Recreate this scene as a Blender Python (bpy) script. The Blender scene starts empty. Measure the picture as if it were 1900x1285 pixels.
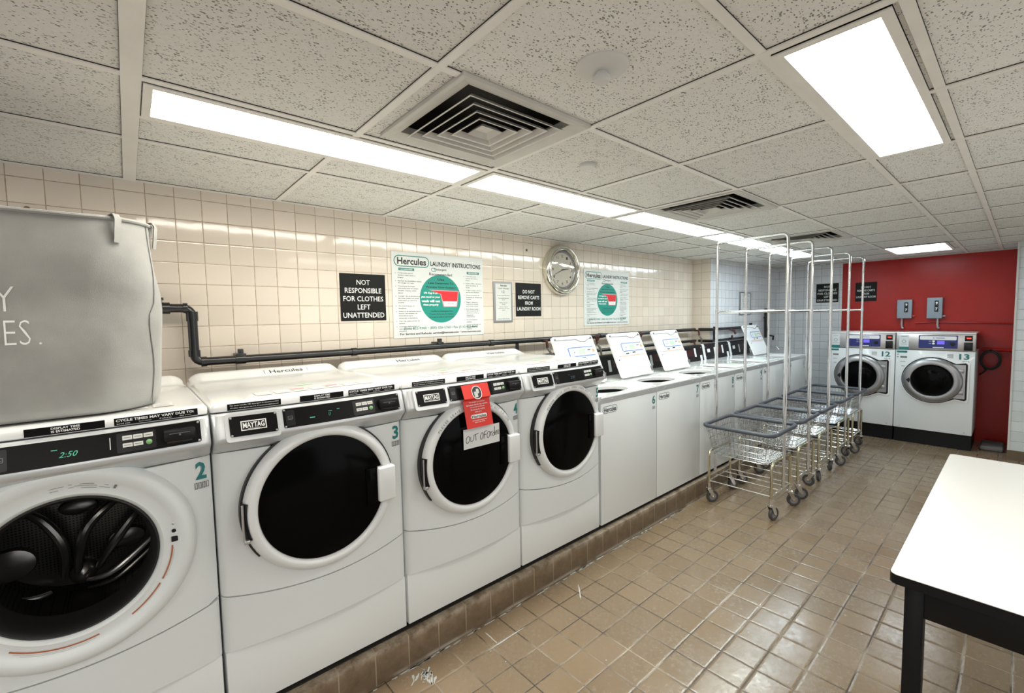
import bpy, bmesh, math, random
from mathutils import Vector, Matrix
random.seed(7)
S = bpy.context.scene
COL = S.collection
PI = math.pi

# ---------------------------------------------------------------- camera
CAM_LOC = Vector((0.0, -2.6934, 1.557))
yaw, pit, rol = math.radians(40.869), math.radians(3.708), math.radians(-1.0917)
fw = Vector((math.sin(yaw)*math.cos(pit), math.cos(yaw)*math.cos(pit), -math.sin(pit)))
rt = Vector((math.cos(yaw), -math.sin(yaw), 0)); up = rt.cross(fw)
R2 = math.cos(rol)*rt + math.sin(rol)*up; U2 = -math.sin(rol)*rt + math.cos(rol)*up
cd = bpy.data.cameras.new('camera'); cam = bpy.data.objects.new('camera', cd); COL.objects.link(cam)
cam.matrix_world = Matrix(((R2.x, U2.x, -fw.x, CAM_LOC.x), (R2.y, U2.y, -fw.y, CAM_LOC.y), (R2.z, U2.z, -fw.z, CAM_LOC.z), (0, 0, 0, 1)))
cd.sensor_width = 36; cd.lens = 822.6*36/1900; cd.clip_start = 0.02
S.camera = cam
# ---------------------------------------------------------------- world, exposure
w = bpy.data.worlds.new('world'); S.world = w; w.use_nodes = True
# noise-patterned fill light added around the open sides; its bright patches are invented
wt = w.node_tree; wg = wt.nodes.new('ShaderNodeTexCoord'); wn_ = wt.nodes.new('ShaderNodeTexNoise'); wr = wt.nodes.new('ShaderNodeValToRGB')
wn_.inputs['Scale'].default_value = 2.6; wn_.inputs['Detail'].default_value = 0
wt.links.new(wg.outputs['Generated'], wn_.inputs['Vector']); wt.links.new(wn_.outputs[0], wr.inputs[0])
wr.color_ramp.elements[0].position = .47; wr.color_ramp.elements[0].color = (.10, .10, .10, 1)
wr.color_ramp.elements[1].position = .56; wr.color_ramp.elements[1].color = (.97, .985, 1, 1)
wt.links.new(wr.outputs[0], wt.nodes['Background'].inputs[0])
wt.nodes['Background'].inputs[1].default_value = 1.3
vs = S.view_settings
vs.view_transform = 'Standard'; vs.look = 'None'; vs.gamma = 1; vs.use_curve_mapping = False
vs.exposure = 0.33
# colour and strength of the fluorescent fixtures (near -> far)
LAMP = {'warm': ((1.0, .95, .85), 17.0), 'neutral': ((.98, 1.0, .90), 17.0), 'green': ((.90, 1.0, .97), 17.0),
        'cool': ((.74, .90, 1.0), 18.0), 'far': ((.80, .93, 1.0), 7.0), 'side': ((1.0, .97, .90), 14.0)}

Hc = 2.2124; YM = -.916; CURB = .150

# ---------------------------------------------------------------- node helpers
class NT:
    def __init__(s, name):
        s.m = bpy.data.materials.new(name); s.m.use_nodes = True
        s.t = s.m.node_tree; s.b = s.t.nodes['Principled BSDF']
    def n(s, typ, **k):
        o = s.t.nodes.new(typ)
        for a, v in k.items():
            if a.startswith('i_'): o.inputs[int(a[2:])].default_value = v
            else: setattr(o, a, v)
        return o
    def l(s, a, b): s.t.links.new(a, b)
    def math(s, op, a, b=None, c=None):
        o = s.n('ShaderNodeMath', operation=op)
        for i, v in enumerate((a, b, c)):
            if v is None: continue
            if isinstance(v, (int, float)): o.inputs[i].default_value = v
            else: s.l(v, o.inputs[i])
        return o.outputs[0]
    def mr(s, v, a, b, c=0., d=1.):
        o = s.n('ShaderNodeMapRange'); s.l(v, o.inputs[0])
        for i, x in enumerate((a, b, c, d)): o.inputs[i+1].default_value = x
        return o.outputs[0]
    def mix(s, f, a, b):
        o = s.n('ShaderNodeMix', data_type='RGBA')
        if isinstance(f, (int, float)): o.inputs[0].default_value = f
        else: s.l(f, o.inputs[0])
        for i, v in ((6, a), (7, b)):
            if isinstance(v, tuple): o.inputs[i].default_value = (*v, 1) if len(v) == 3 else v
            else: s.l(v, o.inputs[i])
        return o.outputs[2]
    def pos(s):
        g = s.n('ShaderNodeNewGeometry'); x = s.n('ShaderNodeSeparateXYZ'); s.l(g.outputs['Position'], x.inputs[0])
        return g.outputs['Position'], x.outputs
    def noise(s, vec, scale, detail=2, rough=.5):
        o = s.n('ShaderNodeTexNoise'); s.l(vec, o.inputs['Vector'])
        o.inputs['Scale'].default_value = scale; o.inputs['Detail'].default_value = detail; o.inputs['Roughness'].default_value = rough
        return o.outputs[0]
    def bump(s, h, strength, dist=.002):
        o = s.n('ShaderNodeBump'); o.inputs['Strength'].default_value = strength; o.inputs['Distance'].default_value = dist
        s.l(h, o.inputs['Height']); s.l(o.outputs[0], s.b.inputs['Normal'])

def P(name, col, rough=.5, metal=0., coat=0., emit=None, es=1., bump=None, spec=None, var=0.):
    t = NT(name); b = t.b
    b.inputs['Base Color'].default_value = (*col, 1); b.inputs['Roughness'].default_value = rough
    b.inputs['Metallic'].default_value = metal; b.inputs['Coat Weight'].default_value = coat
    if spec is not None: b.inputs['Specular IOR Level'].default_value = spec
    if emit: b.inputs['Emission Color'].default_value = (*emit, 1); b.inputs['Emission Strength'].default_value = es
    if bump or var:
        p, x = t.pos()
        if var:
            n = t.noise(p, 9, 3)
            t.l(t.mix(t.mr(n, .3, .7), tuple(c*(1-var) for c in col), tuple(min(1, c*(1+var)) for c in col)), b.inputs['Base Color'])
        if bump: t.bump(t.noise(p, bump[0], 2), bump[1], .001)
    return t.m

def tile_mat(name, ax, u0, v0, pu, pv, col, grout, gw=.0016, rough=.12, waviness=.12, var=.05, edge=.006):
    t = NT(name); p, x = t.pos(); X = dict(x=x[0], y=x[1], z=x[2])
    u = t.math('SUBTRACT', X[ax[0]], u0); v = t.math('SUBTRACT', X[ax[1]], v0)
    du = t.math('PINGPONG', u, pu/2); dv = t.math('PINGPONG', v, pv/2)
    d = t.math('MINIMUM', du, dv)
    g = t.mr(d, gw, gw+.0012)
    cu = t.math('FLOOR', t.math('DIVIDE', u, pu)); cv = t.math('FLOOR', t.math('DIVIDE', v, pv))
    cb = t.n('ShaderNodeCombineXYZ'); t.l(cu, cb.inputs[0]); t.l(cv, cb.inputs[1])
    wn = t.n('ShaderNodeTexWhiteNoise', noise_dimensions='3D'); t.l(cb.outputs[0], wn.inputs['Vector'])
    c1 = t.mix(wn.outputs['Value'], tuple(c*(1-var) for c in col), tuple(min(1, c*(1+var)) for c in col))
    nz = t.noise(p, 30, 3)
    gc = t.mix(t.mr(nz, .35, .7), tuple(c*.7 for c in grout), tuple(min(1, c*1.2) for c in grout))
    t.l(t.mix(g, gc, c1), t.b.inputs['Base Color'])
    t.l(t.mr(g, 0, 1, .75, rough), t.b.inputs['Roughness'])
    # bump: rounded tile edge + slow waviness + a tiny tilt per tile
    h = t.mr(d, gw, gw+edge); h = t.math('POWER', h, .4)
    wv = t.noise(p, 14, 1)
    wo = t.n('ShaderNodeVectorMath', operation='MULTIPLY_ADD')
    t.l(cb.outputs[0], wo.inputs[0]); wo.inputs[1].default_value = (3.1, 7.7, 1); t.l(p, wo.inputs[2])
    w2 = t.noise(wo.outputs[0], 7, 1)
    hh = t.math('ADD', h, t.math('MULTIPLY', t.math('ADD', wv, w2), waviness*10))
    t.bump(hh, .6, .0012)
    return t.m

def floor_mat():
    t = NT('quarry_tile_floor'); p, x = t.pos()
    pu, pv = .155, .147
    u = t.math('SUBTRACT', x[0], 1.839); v = t.math('SUBTRACT', x[1], -1.096)
    d = t.math('MINIMUM', t.math('PINGPONG', u, pu/2), t.math('PINGPONG', v, pv/2))
    nf = t.noise(p, 60, 3, .6)
    d = t.math('ADD', d, t.mr(nf, .3, .7, -.0012, .0012))
    g = t.mr(d, .0018, .0038)
    cb = t.n('ShaderNodeCombineXYZ'); t.l(t.math('FLOOR', t.math('DIVIDE', u, pu)), cb.inputs[0]); t.l(t.math('FLOOR', t.math('DIVIDE', v, pv)), cb.inputs[1])
    wn = t.n('ShaderNodeTexWhiteNoise', noise_dimensions='3D'); t.l(cb.outputs[0], wn.inputs['Vector'])
    n1 = t.noise(p, 3, 4, .6); n2 = t.noise(p, 45, 4, .7)
    c = t.mix(wn.outputs['Value'], (.215, .152, .090), (.262, .190, .118))
    c = t.mix(t.mr(n1, .35, .7, 0, .45), c, (.200, .152, .105))
    c = t.mix(t.mr(n2, .45, .8, 0, .22), c, (.30, .235, .165))
    sc = t.noise(p, 2.3, 3, .7)
    gr = t.mix(t.mr(sc, .48, .70), (.045, .030, .018), (.42, .355, .275))
    t.l(t.mix(g, gr, c), t.b.inputs['Base Color'])
    r = t.mr(n2, .3, .75, .14, .30); r = t.math('ADD', r, t.mr(n1, .3, .7, -.03, .08))
    t.l(t.math('ADD', r, t.mr(g, 0, 1, .25, 0)), t.b.inputs['Roughness'])
    t.b.inputs['Specular IOR Level'].default_value = .75
    h = t.math('POWER', t.mr(d, .0022, .011), .5)
    hh = t.math('ADD', h, t.math('MULTIPLY', t.noise(p, 22, 3), .55))
    t.bump(hh, .55, .0022)
    return t.m

def ceiling_mat():
    t = NT('acoustic_ceiling_tile'); p, x = t.pos()
    mp = t.n('ShaderNodeMapping'); t.l(p, mp.inputs[0]); mp.inputs['Scale'].default_value = (1.0, 1.7, 1.0); mp.inputs['Rotation'].default_value = (0, 0, .25)
    wob = t.n('ShaderNodeTexNoise'); t.l(p, wob.inputs['Vector']); wob.inputs['Scale'].default_value = 130; wob.inputs['Detail'].default_value = 2
    ad = t.n('ShaderNodeVectorMath', operation='MULTIPLY_ADD'); t.l(wob.outputs['Color'], ad.inputs[0]); ad.inputs[1].default_value = (.014, .014, .014); t.l(mp.outputs[0], ad.inputs[2])
    vo = t.n('ShaderNodeTexVoronoi'); t.l(ad.outputs[0], vo.inputs['Vector']); vo.inputs['Scale'].default_value = 100
    n0 = t.noise(p, 26, 2)
    thr = t.mr(n0, .35, .65, .21, .39)
    pit = t.math('LESS_THAN', vo.outputs['Distance'], thr)
    vr = t.math('GREATER_THAN', t.n('ShaderNodeSeparateColor').outputs[0], .5)
    sp = [nn for nn in t.t.nodes if nn.bl_idname == 'ShaderNodeSeparateColor'][-1]; t.l(vo.outputs['Color'], sp.inputs[0])
    pit = t.math('MULTIPLY', pit, t.math('GREATER_THAN', sp.outputs[0], .34))
    # every tile has its own shade
    u = t.math('FLOOR', t.math('DIVIDE', t.math('SUBTRACT', x[0], .045), .6096)); v = t.math('FLOOR', t.math('DIVIDE', t.math('SUBTRACT', x[1], -1.11), .559))
    cb = t.n('ShaderNodeCombineXYZ'); t.l(u, cb.inputs[0]); t.l(v, cb.inputs[1])
    wn = t.n('ShaderNodeTexWhiteNoise', noise_dimensions='3D'); t.l(cb.outputs[0], wn.inputs['Vector'])
    c = t.mix(wn.outputs['Value'], (.69, .68, .635), (.77, .76, .715))
    c = t.mix(t.mr(t.noise(p, 120, 2), .4, .6, 0, .12), c, (.45, .43, .40))
    c = t.mix(t.math('MULTIPLY', pit, .82), c, (.13, .118, .10))
    t.l(c, t.b.inputs['Base Color']); t.b.inputs['Roughness'].default_value = .95
    t.b.inputs['Specular IOR Level'].default_value = .1
    t.bump(t.math('ADD', t.math('MULTIPLY', pit, -1.), t.math('MULTIPLY', t.noise(p, 200, 2), .4)), .5, .002)
    return t.m

def curb_mat():
    t = NT('brown_curb_tile'); p, x = t.pos()
    d = t.math('PINGPONG', t.math('SUBTRACT', x[0], 1.8), .0775)
    g = t.mr(d, .0018, .0035)
    n = t.noise(p, 14, 4, .7); n2 = t.noise(p, 5, 2)
    c = t.mix(t.mr(n, .3, .7), (.115, .078, .045), (.19, .135, .085))
    edge = t.mr(x[2], .118, .150)
    grime = t.math('MULTIPLY', edge, t.mr(n, .38, .62))
    c = t.mix(t.math('MULTIPLY', grime, .65), c, (.42, .36, .28))
    low = t.math('MULTIPLY', t.mr(x[2], .022, .002), t.mr(n2, .4, .55))
    c = t.mix(low, c, (.55, .50, .43))
    t.l(t.mix(g, (.30, .24, .17), c), t.b.inputs['Base Color']); t.b.inputs['Roughness'].default_value = .38
    t.bump(t.math('ADD', g, n), .4, .002)
    return t.m

def canvas_mat():
    t = NT('grey_canvas'); p, x = t.pos()
    c = t.mix(t.mr(t.noise(p, 7, 3), .3, .7), (.28, .28, .265), (.36, .36, .34))
    t.l(c, t.b.inputs['Base Color']); t.b.inputs['Roughness'].default_value = .92; t.b.inputs['Sheen Weight'].default_value = .2
    t.bump(t.math('ADD', t.math('MULTIPLY', t.noise(p, 700, 2), .05), t.noise(p, 5, 2)), .5, .03)
    return t.m

def drum_mat():
    t = NT('perforated_steel'); p, x = t.pos()
    vo = t.n('ShaderNodeTexVoronoi'); t.l(p, vo.inputs['Vector']); vo.inputs['Scale'].default_value = 110; vo.inputs['Randomness'].default_value = 0.0
    h = t.math('LESS_THAN', vo.outputs['Distance'], .28)
    t.l(t.mix(h, (.07, .068, .064), (.008, .008, .008)), t.b.inputs['Base Color'])
    t.b.inputs['Metallic'].default_value = .9; t.b.inputs['Roughness'].default_value = .3
    return t.m

M = {}
M['ceil'] = ceiling_mat(); M['floor'] = floor_mat(); M['curb'] = curb_mat(); M['canvas'] = canvas_mat(); M['drum'] = drum_mat()
M['tileL'] = tile_mat('cream_glazed_wall_tile', 'xz', .096, 1.958, .108, .1035, (.69, .61, .52), (.40, .31, .22), gw=.0011, rough=.09, waviness=.07)
M['tileC'] = tile_mat('cream_glazed_column_tile', 'yz', 0, 1.958, .108, .1035, (.70, .61, .51), (.42, .33, .23), gw=.0011)
M['tileR'] = tile_mat('white_glazed_wall_tile', 'xz', .096, 1.958, .108, .1035, (.66, .67, .68), (.33, .32, .30))
M['tileB'] = tile_mat('white_glazed_block_tile', 'yz', -1.0, 1.958, .108, .1035, (.66, .67, .68), (.36, .36, .35))
M['tileD'] = tile_mat('pale_glazed_block_tile', 'yz', -2.63, 1.958, .20, .1035, (.62, .66, .66), (.40, .44, .44))
M['red'] = P('red_gloss_paint', (.37, .012, .007), .30, spec=.28, bump=(18, .35), var=.06)
M['grid'] = P('ceiling_grid_white', (.76, .735, .68), .5, var=.04)
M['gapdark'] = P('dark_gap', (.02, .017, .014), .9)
M['diffplate'] = P('painted_steel_diffuser', (.56, .54, .49), .45, var=.05)
M['plastic'] = P('offwhite_plastic', (.62, .61, .58), .6)
M['enamel'] = P('white_enamel', (.76, .79, .79), .28, coat=.3)
M['front'] = P('offwhite_enamel_front', (.71, .745, .745), .38, coat=.15, bump=(350, .03))
M['top'] = P('glossy_white_top', (.86, .865, .855), .16, coat=.5)
M['silver'] = P('silver_paint', (.60, .62, .63), .33, metal=.45)
M['ring'] = P('pale_grey_plastic_ring', (.74, .76, .76), .3, coat=.3)
M['glassblk'] = P('dark_door_glass', (.002, .002, .002), .12, coat=0, spec=.05)
M['blackp'] = P('black_plastic', (.008, .008, .009), .32, spec=.3)
M['blackg'] = P('gloss_black_panel', (.004, .004, .004), .35, spec=.12)
M['rubber'] = P('black_rubber', (.012, .012, .012), .45)
M['blackpipe'] = P('black_painted_pipe', (.008, .008, .009), .28, coat=.15, bump=(60, .25))
M['sticker'] = P('white_sticker', (.70, .71, .71), .5)
M['btn'] = P('grey_button_label', (.62, .63, .60), .5)
M['poster'] = P('white_poster_board', (.67, .69, .675), .45, spec=.3)
M['ink'] = P('dark_ink', (.02, .022, .024), .5)
M['inkgrey'] = P('grey_ink', (.17, .17, .17), .5)
M['teal'] = P('teal_ink', (.005, .20, .175), .5)
M['teald'] = P('teal_decal', (.01, .17, .17), .4)
M['circle'] = P('teal_circle_ink', (.0, .25, .195), .5)
M['redink'] = P('red_ink', (.62, .012, .02), .5)
M['pinkink'] = P('pink_outline_ink', (.75, .28, .30), .5)
M['whiteink'] = P('white_ink', (.82, .82, .80), .5)
M['signblk'] = P('black_engraved_sign', (.007, .007, .006), .5, spec=.2)
M['tagred'] = P('red_tag_vinyl', (.66, .028, .016), .42)
M['orange'] = P('orange_warning_ink', (.42, .13, .055), .5)
M['orange2'] = P('orange_note_ink', (.85, .30, .12), .5)
M['beige'] = P('beige_label', (.62, .54, .44), .5)
M['pale'] = P('pale_print', (.50, .52, .50), .5)
M['blue'] = P('blue_print', (.10, .19, .45), .5)
M['green'] = P('green_print', (.42, .68, .40), .5)
M['greenbtn'] = P('green_button', (.25, .50, .22), .4)
M['navy'] = P('navy_panel', (.010, .020, .16), .35)
M['violet'] = P('display_violet', (.10, .07, .45), .4, emit=(.2, .15, .9), es=.5)
M['led_g'] = P('green_led_digits', (.01, .08, .05), .4, emit=(.12, .62, .38), es=.55)
M['led_dim'] = P('dim_led_digits', (.02, .03, .04), .4, emit=(.12, .2, .25), es=.35)
M['led_r'] = P('red_led_digits', (.2, .01, .01), .4, emit=(1, .05, .03), es=2.0)
M['steel'] = P('brushed_steel', (.55, .55, .55), .32, metal=.9)
M['fin'] = P('dull_drum_fin', (.16, .155, .145), .28, metal=.9)
M['steeld'] = P('grey_metal_ring', (.36, .36, .37), .33, metal=.85)
M['chrome'] = P('chrome_tube', (.74, .74, .73), .13, metal=1.)
M['wire'] = P('zinc_wire', (.46, .47, .48), .25, metal=1.)
M['chromey'] = P('yellowed_chrome', (.62, .58, .42), .18, metal=1.)
M['clockch'] = P('clock_chrome', (.72, .70, .62), .14, metal=1.)
M['bumper'] = P('slate_rubber_bumper', (.060, .068, .086), .45)
M['wheel'] = P('grey_caster_tread', (.21, .20, .20), .5)
M['wheeld'] = P('dark_caster_tyre', (.05, .048, .046), .5)
M['ebox'] = P('grey_switch_box', (.26, .30, .34), .45, var=.05)
M['conduit'] = P('grey_conduit', (.40, .34, .33), .4, metal=.3)
M['laminate'] = P('white_laminate', (.84, .84, .81), .28)
M['tblack'] = P('black_table_paint', (.006, .006, .007), .4, spec=.2)
M['tileb'] = P('brown_base_tile', (.12, .085, .05), .4, var=.15)
M['copper'] = P('reddish_valve_paint', (.07, .020, .016), .4, metal=.3)
M['braid'] = P('braided_hose', (.30, .28, .26), .4, metal=.5)
M['hosew'] = P('white_hose', (.6, .6, .58), .5)
M['face'] = P('clock_face_paper', (.80, .74, .64), .5)
M['facerim'] = P('clock_inner_rim', (.30, .29, .31), .3, metal=.5)
M['glassclk'] = None
def glass():
    t = NT('clock_glass'); t.b.inputs['Base Color'].default_value = (1, 1, 1, 1); t.b.inputs['Roughness'].default_value = .02
    t.b.inputs['Transmission Weight'].default_value = 1; t.b.inputs['IOR'].default_value = 1.45
    return t.m
M['glassclk'] = glass()
M['darkdisp'] = P('dark_red_display', (.035, .006, .006), .3)
M['plug'] = P('rusty_screw_plug', (.16, .09, .03), .5)
M['dust'] = P('grey_lint', (.16, .15, .145), .95, var=.3, bump=(80, .6))

# ---------------------------------------------------------------- mesh builder
class MB:
    def __init__(s): s.v = []; s.f = []
    def add(s, vs, fs):
        k = len(s.v); s.v += [tuple(v) for v in vs]; s.f += [[i+k for i in f] for f in fs]; return s
    def box(s, x0, x1, y0, y1, z0, z1, b=0, seg=2, rot=None, piv=None):
        if b:
            bm = bmesh.new(); bmesh.ops.create_cube(bm, size=1)
            for v in bm.verts: v.co = Vector(((x0+x1)/2+v.co.x*(x1-x0), (y0+y1)/2+v.co.y*(y1-y0), (z0+z1)/2+v.co.z*(z1-z0)))
            b = min(b, .49*min(abs(x1-x0), abs(y1-y0), abs(z1-z0)))
            bmesh.ops.bevel(bm, geom=bm.edges[:], offset=b, segments=seg, profile=.5, affect='EDGES')
            bm.verts.index_update(); vs = [v.co.copy() for v in bm.verts]; fs = [[v.index for v in f.verts] for f in bm.faces]; bm.free()
        else:
            vs = [Vector((x, y, z)) for x in (x0, x1) for y in (y0, y1) for z in (z0, z1)]
            fs = [[0, 1, 3, 2], [4, 6, 7, 5], [0, 4, 5, 1], [2, 3, 7, 6], [0, 2, 6, 4], [1, 5, 7, 3]]
        if rot: vs = [rot @ (v-piv)+piv for v in vs]
        return s.add(vs, fs)
    def tube(s, pts, r, n=8, closed=False, caps=True):
        pts = [Vector(p) for p in pts]; m = len(pts); k = len(s.v); last = None; rs = r if isinstance(r, (list, tuple)) else [r]*m
        for i, p in enumerate(pts):
            if closed: t = pts[(i+1) % m]-pts[i-1]
            elif i == 0: t = pts[1]-p
            elif i == m-1: t = p-pts[i-1]
            else: t = (pts[i+1]-p).normalized()+(p-pts[i-1]).normalized()
            t.normalize()
            if last is None:
                a = Vector((0, 0, 1)) if abs(t.z) < .9 else Vector((1, 0, 0)); last = t.cross(a).normalized()
            else:
                last = (last-t*last.dot(t)).normalized()
            q = t.cross(last)
            for j in range(n):
                a = 2*PI*j/n; s.v.append(tuple(p+(last*math.cos(a)+q*math.sin(a))*rs[i]))
        L = m if closed else m-1
        for i in range(L):
            a = k+i*n; b = k+((i+1) % m)*n
            for j in range(n): s.f.append([a+j, a+(j+1) % n, b+(j+1) % n, b+j])
        if caps and not closed:
            s.f.append([k+j for j in range(n)][::-1]); s.f.append([k+(m-1)*n+j for j in range(n)])
        return s
    def lathe(s, prof, c, ax='y', n=48, a0=0., a1=2*PI):
        """prof: (radius, height along axis)"""
        c = Vector(c); full = abs(a1-a0-2*PI) < 1e-6; N = n if full else n+1; k = len(s.v)
        for r, h in prof:
            for j in range(N):
                a = a0+(a1-a0)*j/n; u, v = r*math.cos(a), r*math.sin(a)
                s.v.append(tuple(c+(Vector((u, h, v)) if ax == 'y' else Vector((u, v, h)) if ax == 'z' else Vector((h, u, v)))))
        for i in range(len(prof)-1):
            for j in range(n):
                a = k+i*N+j; b = k+i*N+(j+1) % N if full else a+1
                s.f.append([a, b, b+N, a+N])
        return s
    def disc(s, c, r, ax='y', n=32, rz=None):
        c = Vector(c); rz = rz or r; vs = []
        for j in range(n):
            a = 2*PI*j/n; u, v = r*math.cos(a), rz*math.sin(a)
            vs.append(c+(Vector((u, 0, v)) if ax == 'y' else Vector((u, v, 0)) if ax == 'z' else Vector((0, u, v))))
        return s.add(vs, [list(range(n))])
    def grid(s, fn, nu, nv):
        vs = [fn(i/nu, j/nv) for j in range(nv+1) for i in range(nu+1)]
        return s.add(vs, [[j*(nu+1)+i, j*(nu+1)+i+1, (j+1)*(nu+1)+i+1, (j+1)*(nu+1)+i] for j in range(nv) for i in range(nu)])
    def prism(s, poly, fn, d0, d1):
        """poly 2d (u,v); fn(u,v,d) -> point"""
        n = len(poly); vs = [fn(u, v, d0) for u, v in poly]+[fn(u, v, d1) for u, v in poly]
        return s.add(vs, [list(range(n))[::-1], list(range(n, 2*n))]+[[i, (i+1) % n, n+(i+1) % n, n+i] for i in range(n)])
    def build(s, name, mat, parent=None, org=(0, 0, 0), smooth=35, normals=True):
        me = bpy.data.meshes.new(name)
        o3 = Vector(org)
        me.from_pydata([tuple(Vector(v)-o3) for v in s.v], [], s.f)
        if normals:
            bm = bmesh.new(); bm.from_mesh(me); bmesh.ops.recalc_face_normals(bm, faces=bm.faces[:]); bm.to_mesh(me); bm.free()
        if smooth:
            me.polygons.foreach_set('use_smooth', [True]*len(me.polygons)); me.set_sharp_from_angle(angle=math.radians(smooth))
        me.materials.append(mat); me.update()
        o = bpy.data.objects.new(name, me); COL.objects.link(o)
        if parent: o.parent = parent
        elif org != (0, 0, 0): o.location = org
        return o

def tag(o, label, cat, group=None, kind=None):
    o['label'] = label; o['category'] = cat
    if group: o['group'] = group
    if kind: o['kind'] = kind
    return o
def struct(o): o['kind'] = 'structure'; return o
def thing(name, label, cat, loc=(0, 0, 0), rz=0, group=None):
    o = bpy.data.objects.new(name, None); COL.objects.link(o); o.location = loc; o.rotation_euler = (0, 0, rz); o.empty_display_size = .05
    return tag(o, label, cat, group)
def copy_tree(o, parent=None):
    c = o.copy(); COL.objects.link(c)
    if parent: c.parent = parent
    for ch in list(o.children): copy_tree(ch, c)
    return c

# ---------------------------------------------------------------- text
_tc = {}
def glyphs(txt, bold=0., shear=0.):
    key = (txt, bold, shear)
    if key not in _tc:
        cu = bpy.data.curves.new('t', 'FONT'); cu.body = txt; cu.offset = bold; cu.shear = shear; cu.resolution_u = 2; cu.fill_mode = 'FRONT'
        cu.space_line = 1.0
        ob = bpy.data.objects.new('t', cu); COL.objects.link(ob); bpy.context.view_layer.update()
        me = bpy.data.meshes.new_from_object(ob.evaluated_get(bpy.context.evaluated_depsgraph_get()))
        vs = [v.co.copy() for v in me.vertices]; fs = [list(p.vertices) for p in me.polygons]
        bpy.data.objects.remove(ob); bpy.data.meshes.remove(me); bpy.data.curves.remove(cu)
        if not vs: vs = [Vector((0, 0, 0))]; fs = []
        x0 = min(v.x for v in vs); x1 = max(v.x for v in vs); y0 = min(v.y for v in vs); y1 = max(v.y for v in vs)
        _tc[key] = ([((v.x-x0)/max(x1-x0, 1e-6), (v.y-y0)/max(y1-y0, 1e-6)) for v in vs], fs, (x1-x0)/max(y1-y0, 1e-6))
    return _tc[key]
def text(mb, txt, u0, u1, v0, v1, fn, bold=0., shear=0.):
    """fit txt in the rectangle [u0,u1]x[v0,v1] of the surface fn(u,v)"""
    vs, fs, asp = glyphs(txt, bold, shear)
    return mb.add([fn(u0+a*(u1-u0), v0+b*(v1-v0)) for a, b in vs], fs)
def lines(mb, rows, uc, vtop, h, gap, wid, fn, bold=0., left=None):
    """rows of text under each other, natural widths scaled by wid (width of longest)"""
    A = [glyphs(r, bold)[2] for r in rows]; mx = max(A)
    for i, r in enumerate(rows):
        ww = wid*A[i]/mx; v1 = vtop-i*(h+gap)
        if left is None: text(mb, r, uc-ww/2, uc+ww/2, v1-h, v1, fn, bold)
        else: text(mb, r, left, left+ww, v1-h, v1, fn, bold)
def wallfn(y): return lambda u, v: (u, y, v)
def rrect(cx, cy, w, h, r, n=5):
    out = []
    for (sx, sy, a0) in ((1, 1, 0), (-1, 1, PI/2), (-1, -1, PI), (1, -1, 3*PI/2)):
        for i in range(n+1):
            a = a0+PI/2*i/n; out.append((cx+sx*(w/2-r)+r*math.cos(a), cy+sy*(h/2-r)+r*math.sin(a)))
    return out
def outline(mb, cx, cy, w, h, r, t, fn, n=6):
    a = rrect(cx, cy, w, h, r, n); b = rrect(cx, cy, w-2*t, h-2*t, max(r-t, .0005), n); k = len(a)
    mb.add([fn(*p) for p in a]+[fn(*p) for p in b], [[i, (i+1) % k, k+(i+1) % k, k+i] for i in range(k)])
def rect(mb, u0, u1, v0, v1, fn, nu=1):
    vs = [fn(u0+(u1-u0)*i/nu, v) for v in (v0, v1) for i in range(nu+1)]
    mb.add(vs, [[i, i+1, nu+1+i+1, nu+1+i] for i in range(nu)])
def logo(mb, cx, cy, w, fn, bold=.012):
    h = w*.25
    text(mb, 'Hercules', cx-w*.40, cx+w*.40, cy-h*.30, cy+h*.34, fn, bold)
    return h

# ================================================================ ROOM
X0r, X1r, Y1r = -2.6, 7.5, -5.0
m = MB().box(X0r, 8.3, Y1r, 0, -.1, 0); struct(m.build('floor', M['floor'], smooth=0))
m = MB().box(X0r, 5.30, 0, .1, 0, Hc+.15); struct(m.build('wall_left', M['tileL'], smooth=0))
m = MB().box(5.3, 5.31, -.215, 0, 0, Hc+.15); struct(m.build('wall_column', M['tileC'], smooth=0))
m = MB().box(5.31, 7.6, -.215, .1, 0, Hc+.15); struct(m.build('wall_recess', M['tileR'], smooth=0))
m = MB().box(X1r, 7.6, -1.03, -.215, 0, Hc+.15); struct(m.build('wall_back', M['tileB'], smooth=0))
m = MB().box(X1r, 7.6, -2.9, -1.03, 0, Hc+.15); struct(m.build('wall_back', M['red'], smooth=0))
m = MB().box(6.78, 7.5, Y1r, -2.632, 0, Hc+.15); struct(m.build('wall_right', M['tileD'], smooth=0))
m = MB().box(6.770, 6.785, Y1r, -2.625, 0, .105); m.box(6.785, 7.495, -2.632, -2.625, 0, .105); struct(m.build('baseboard_right', M['tileb'], smooth=0))
m = MB().box(6.772, 6.786, -2.640, -2.626, .105, Hc); struct(m.build('trim_1', M['plastic'], smooth=0))
# curb that carries the machines
m = MB().box(X0r, 6.45, -.945, 0, 0, CURB, .006, 2); struct(m.build('trim_2', M['curb'], smooth=30))
m = MB().box(X0r, 6.43, -.905, -.30, CURB, CURB+.0035); struct(m.build('gap_shade', M['gapdark'], smooth=0))  # dark sheet standing in for the shade in the gap under the machines
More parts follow.
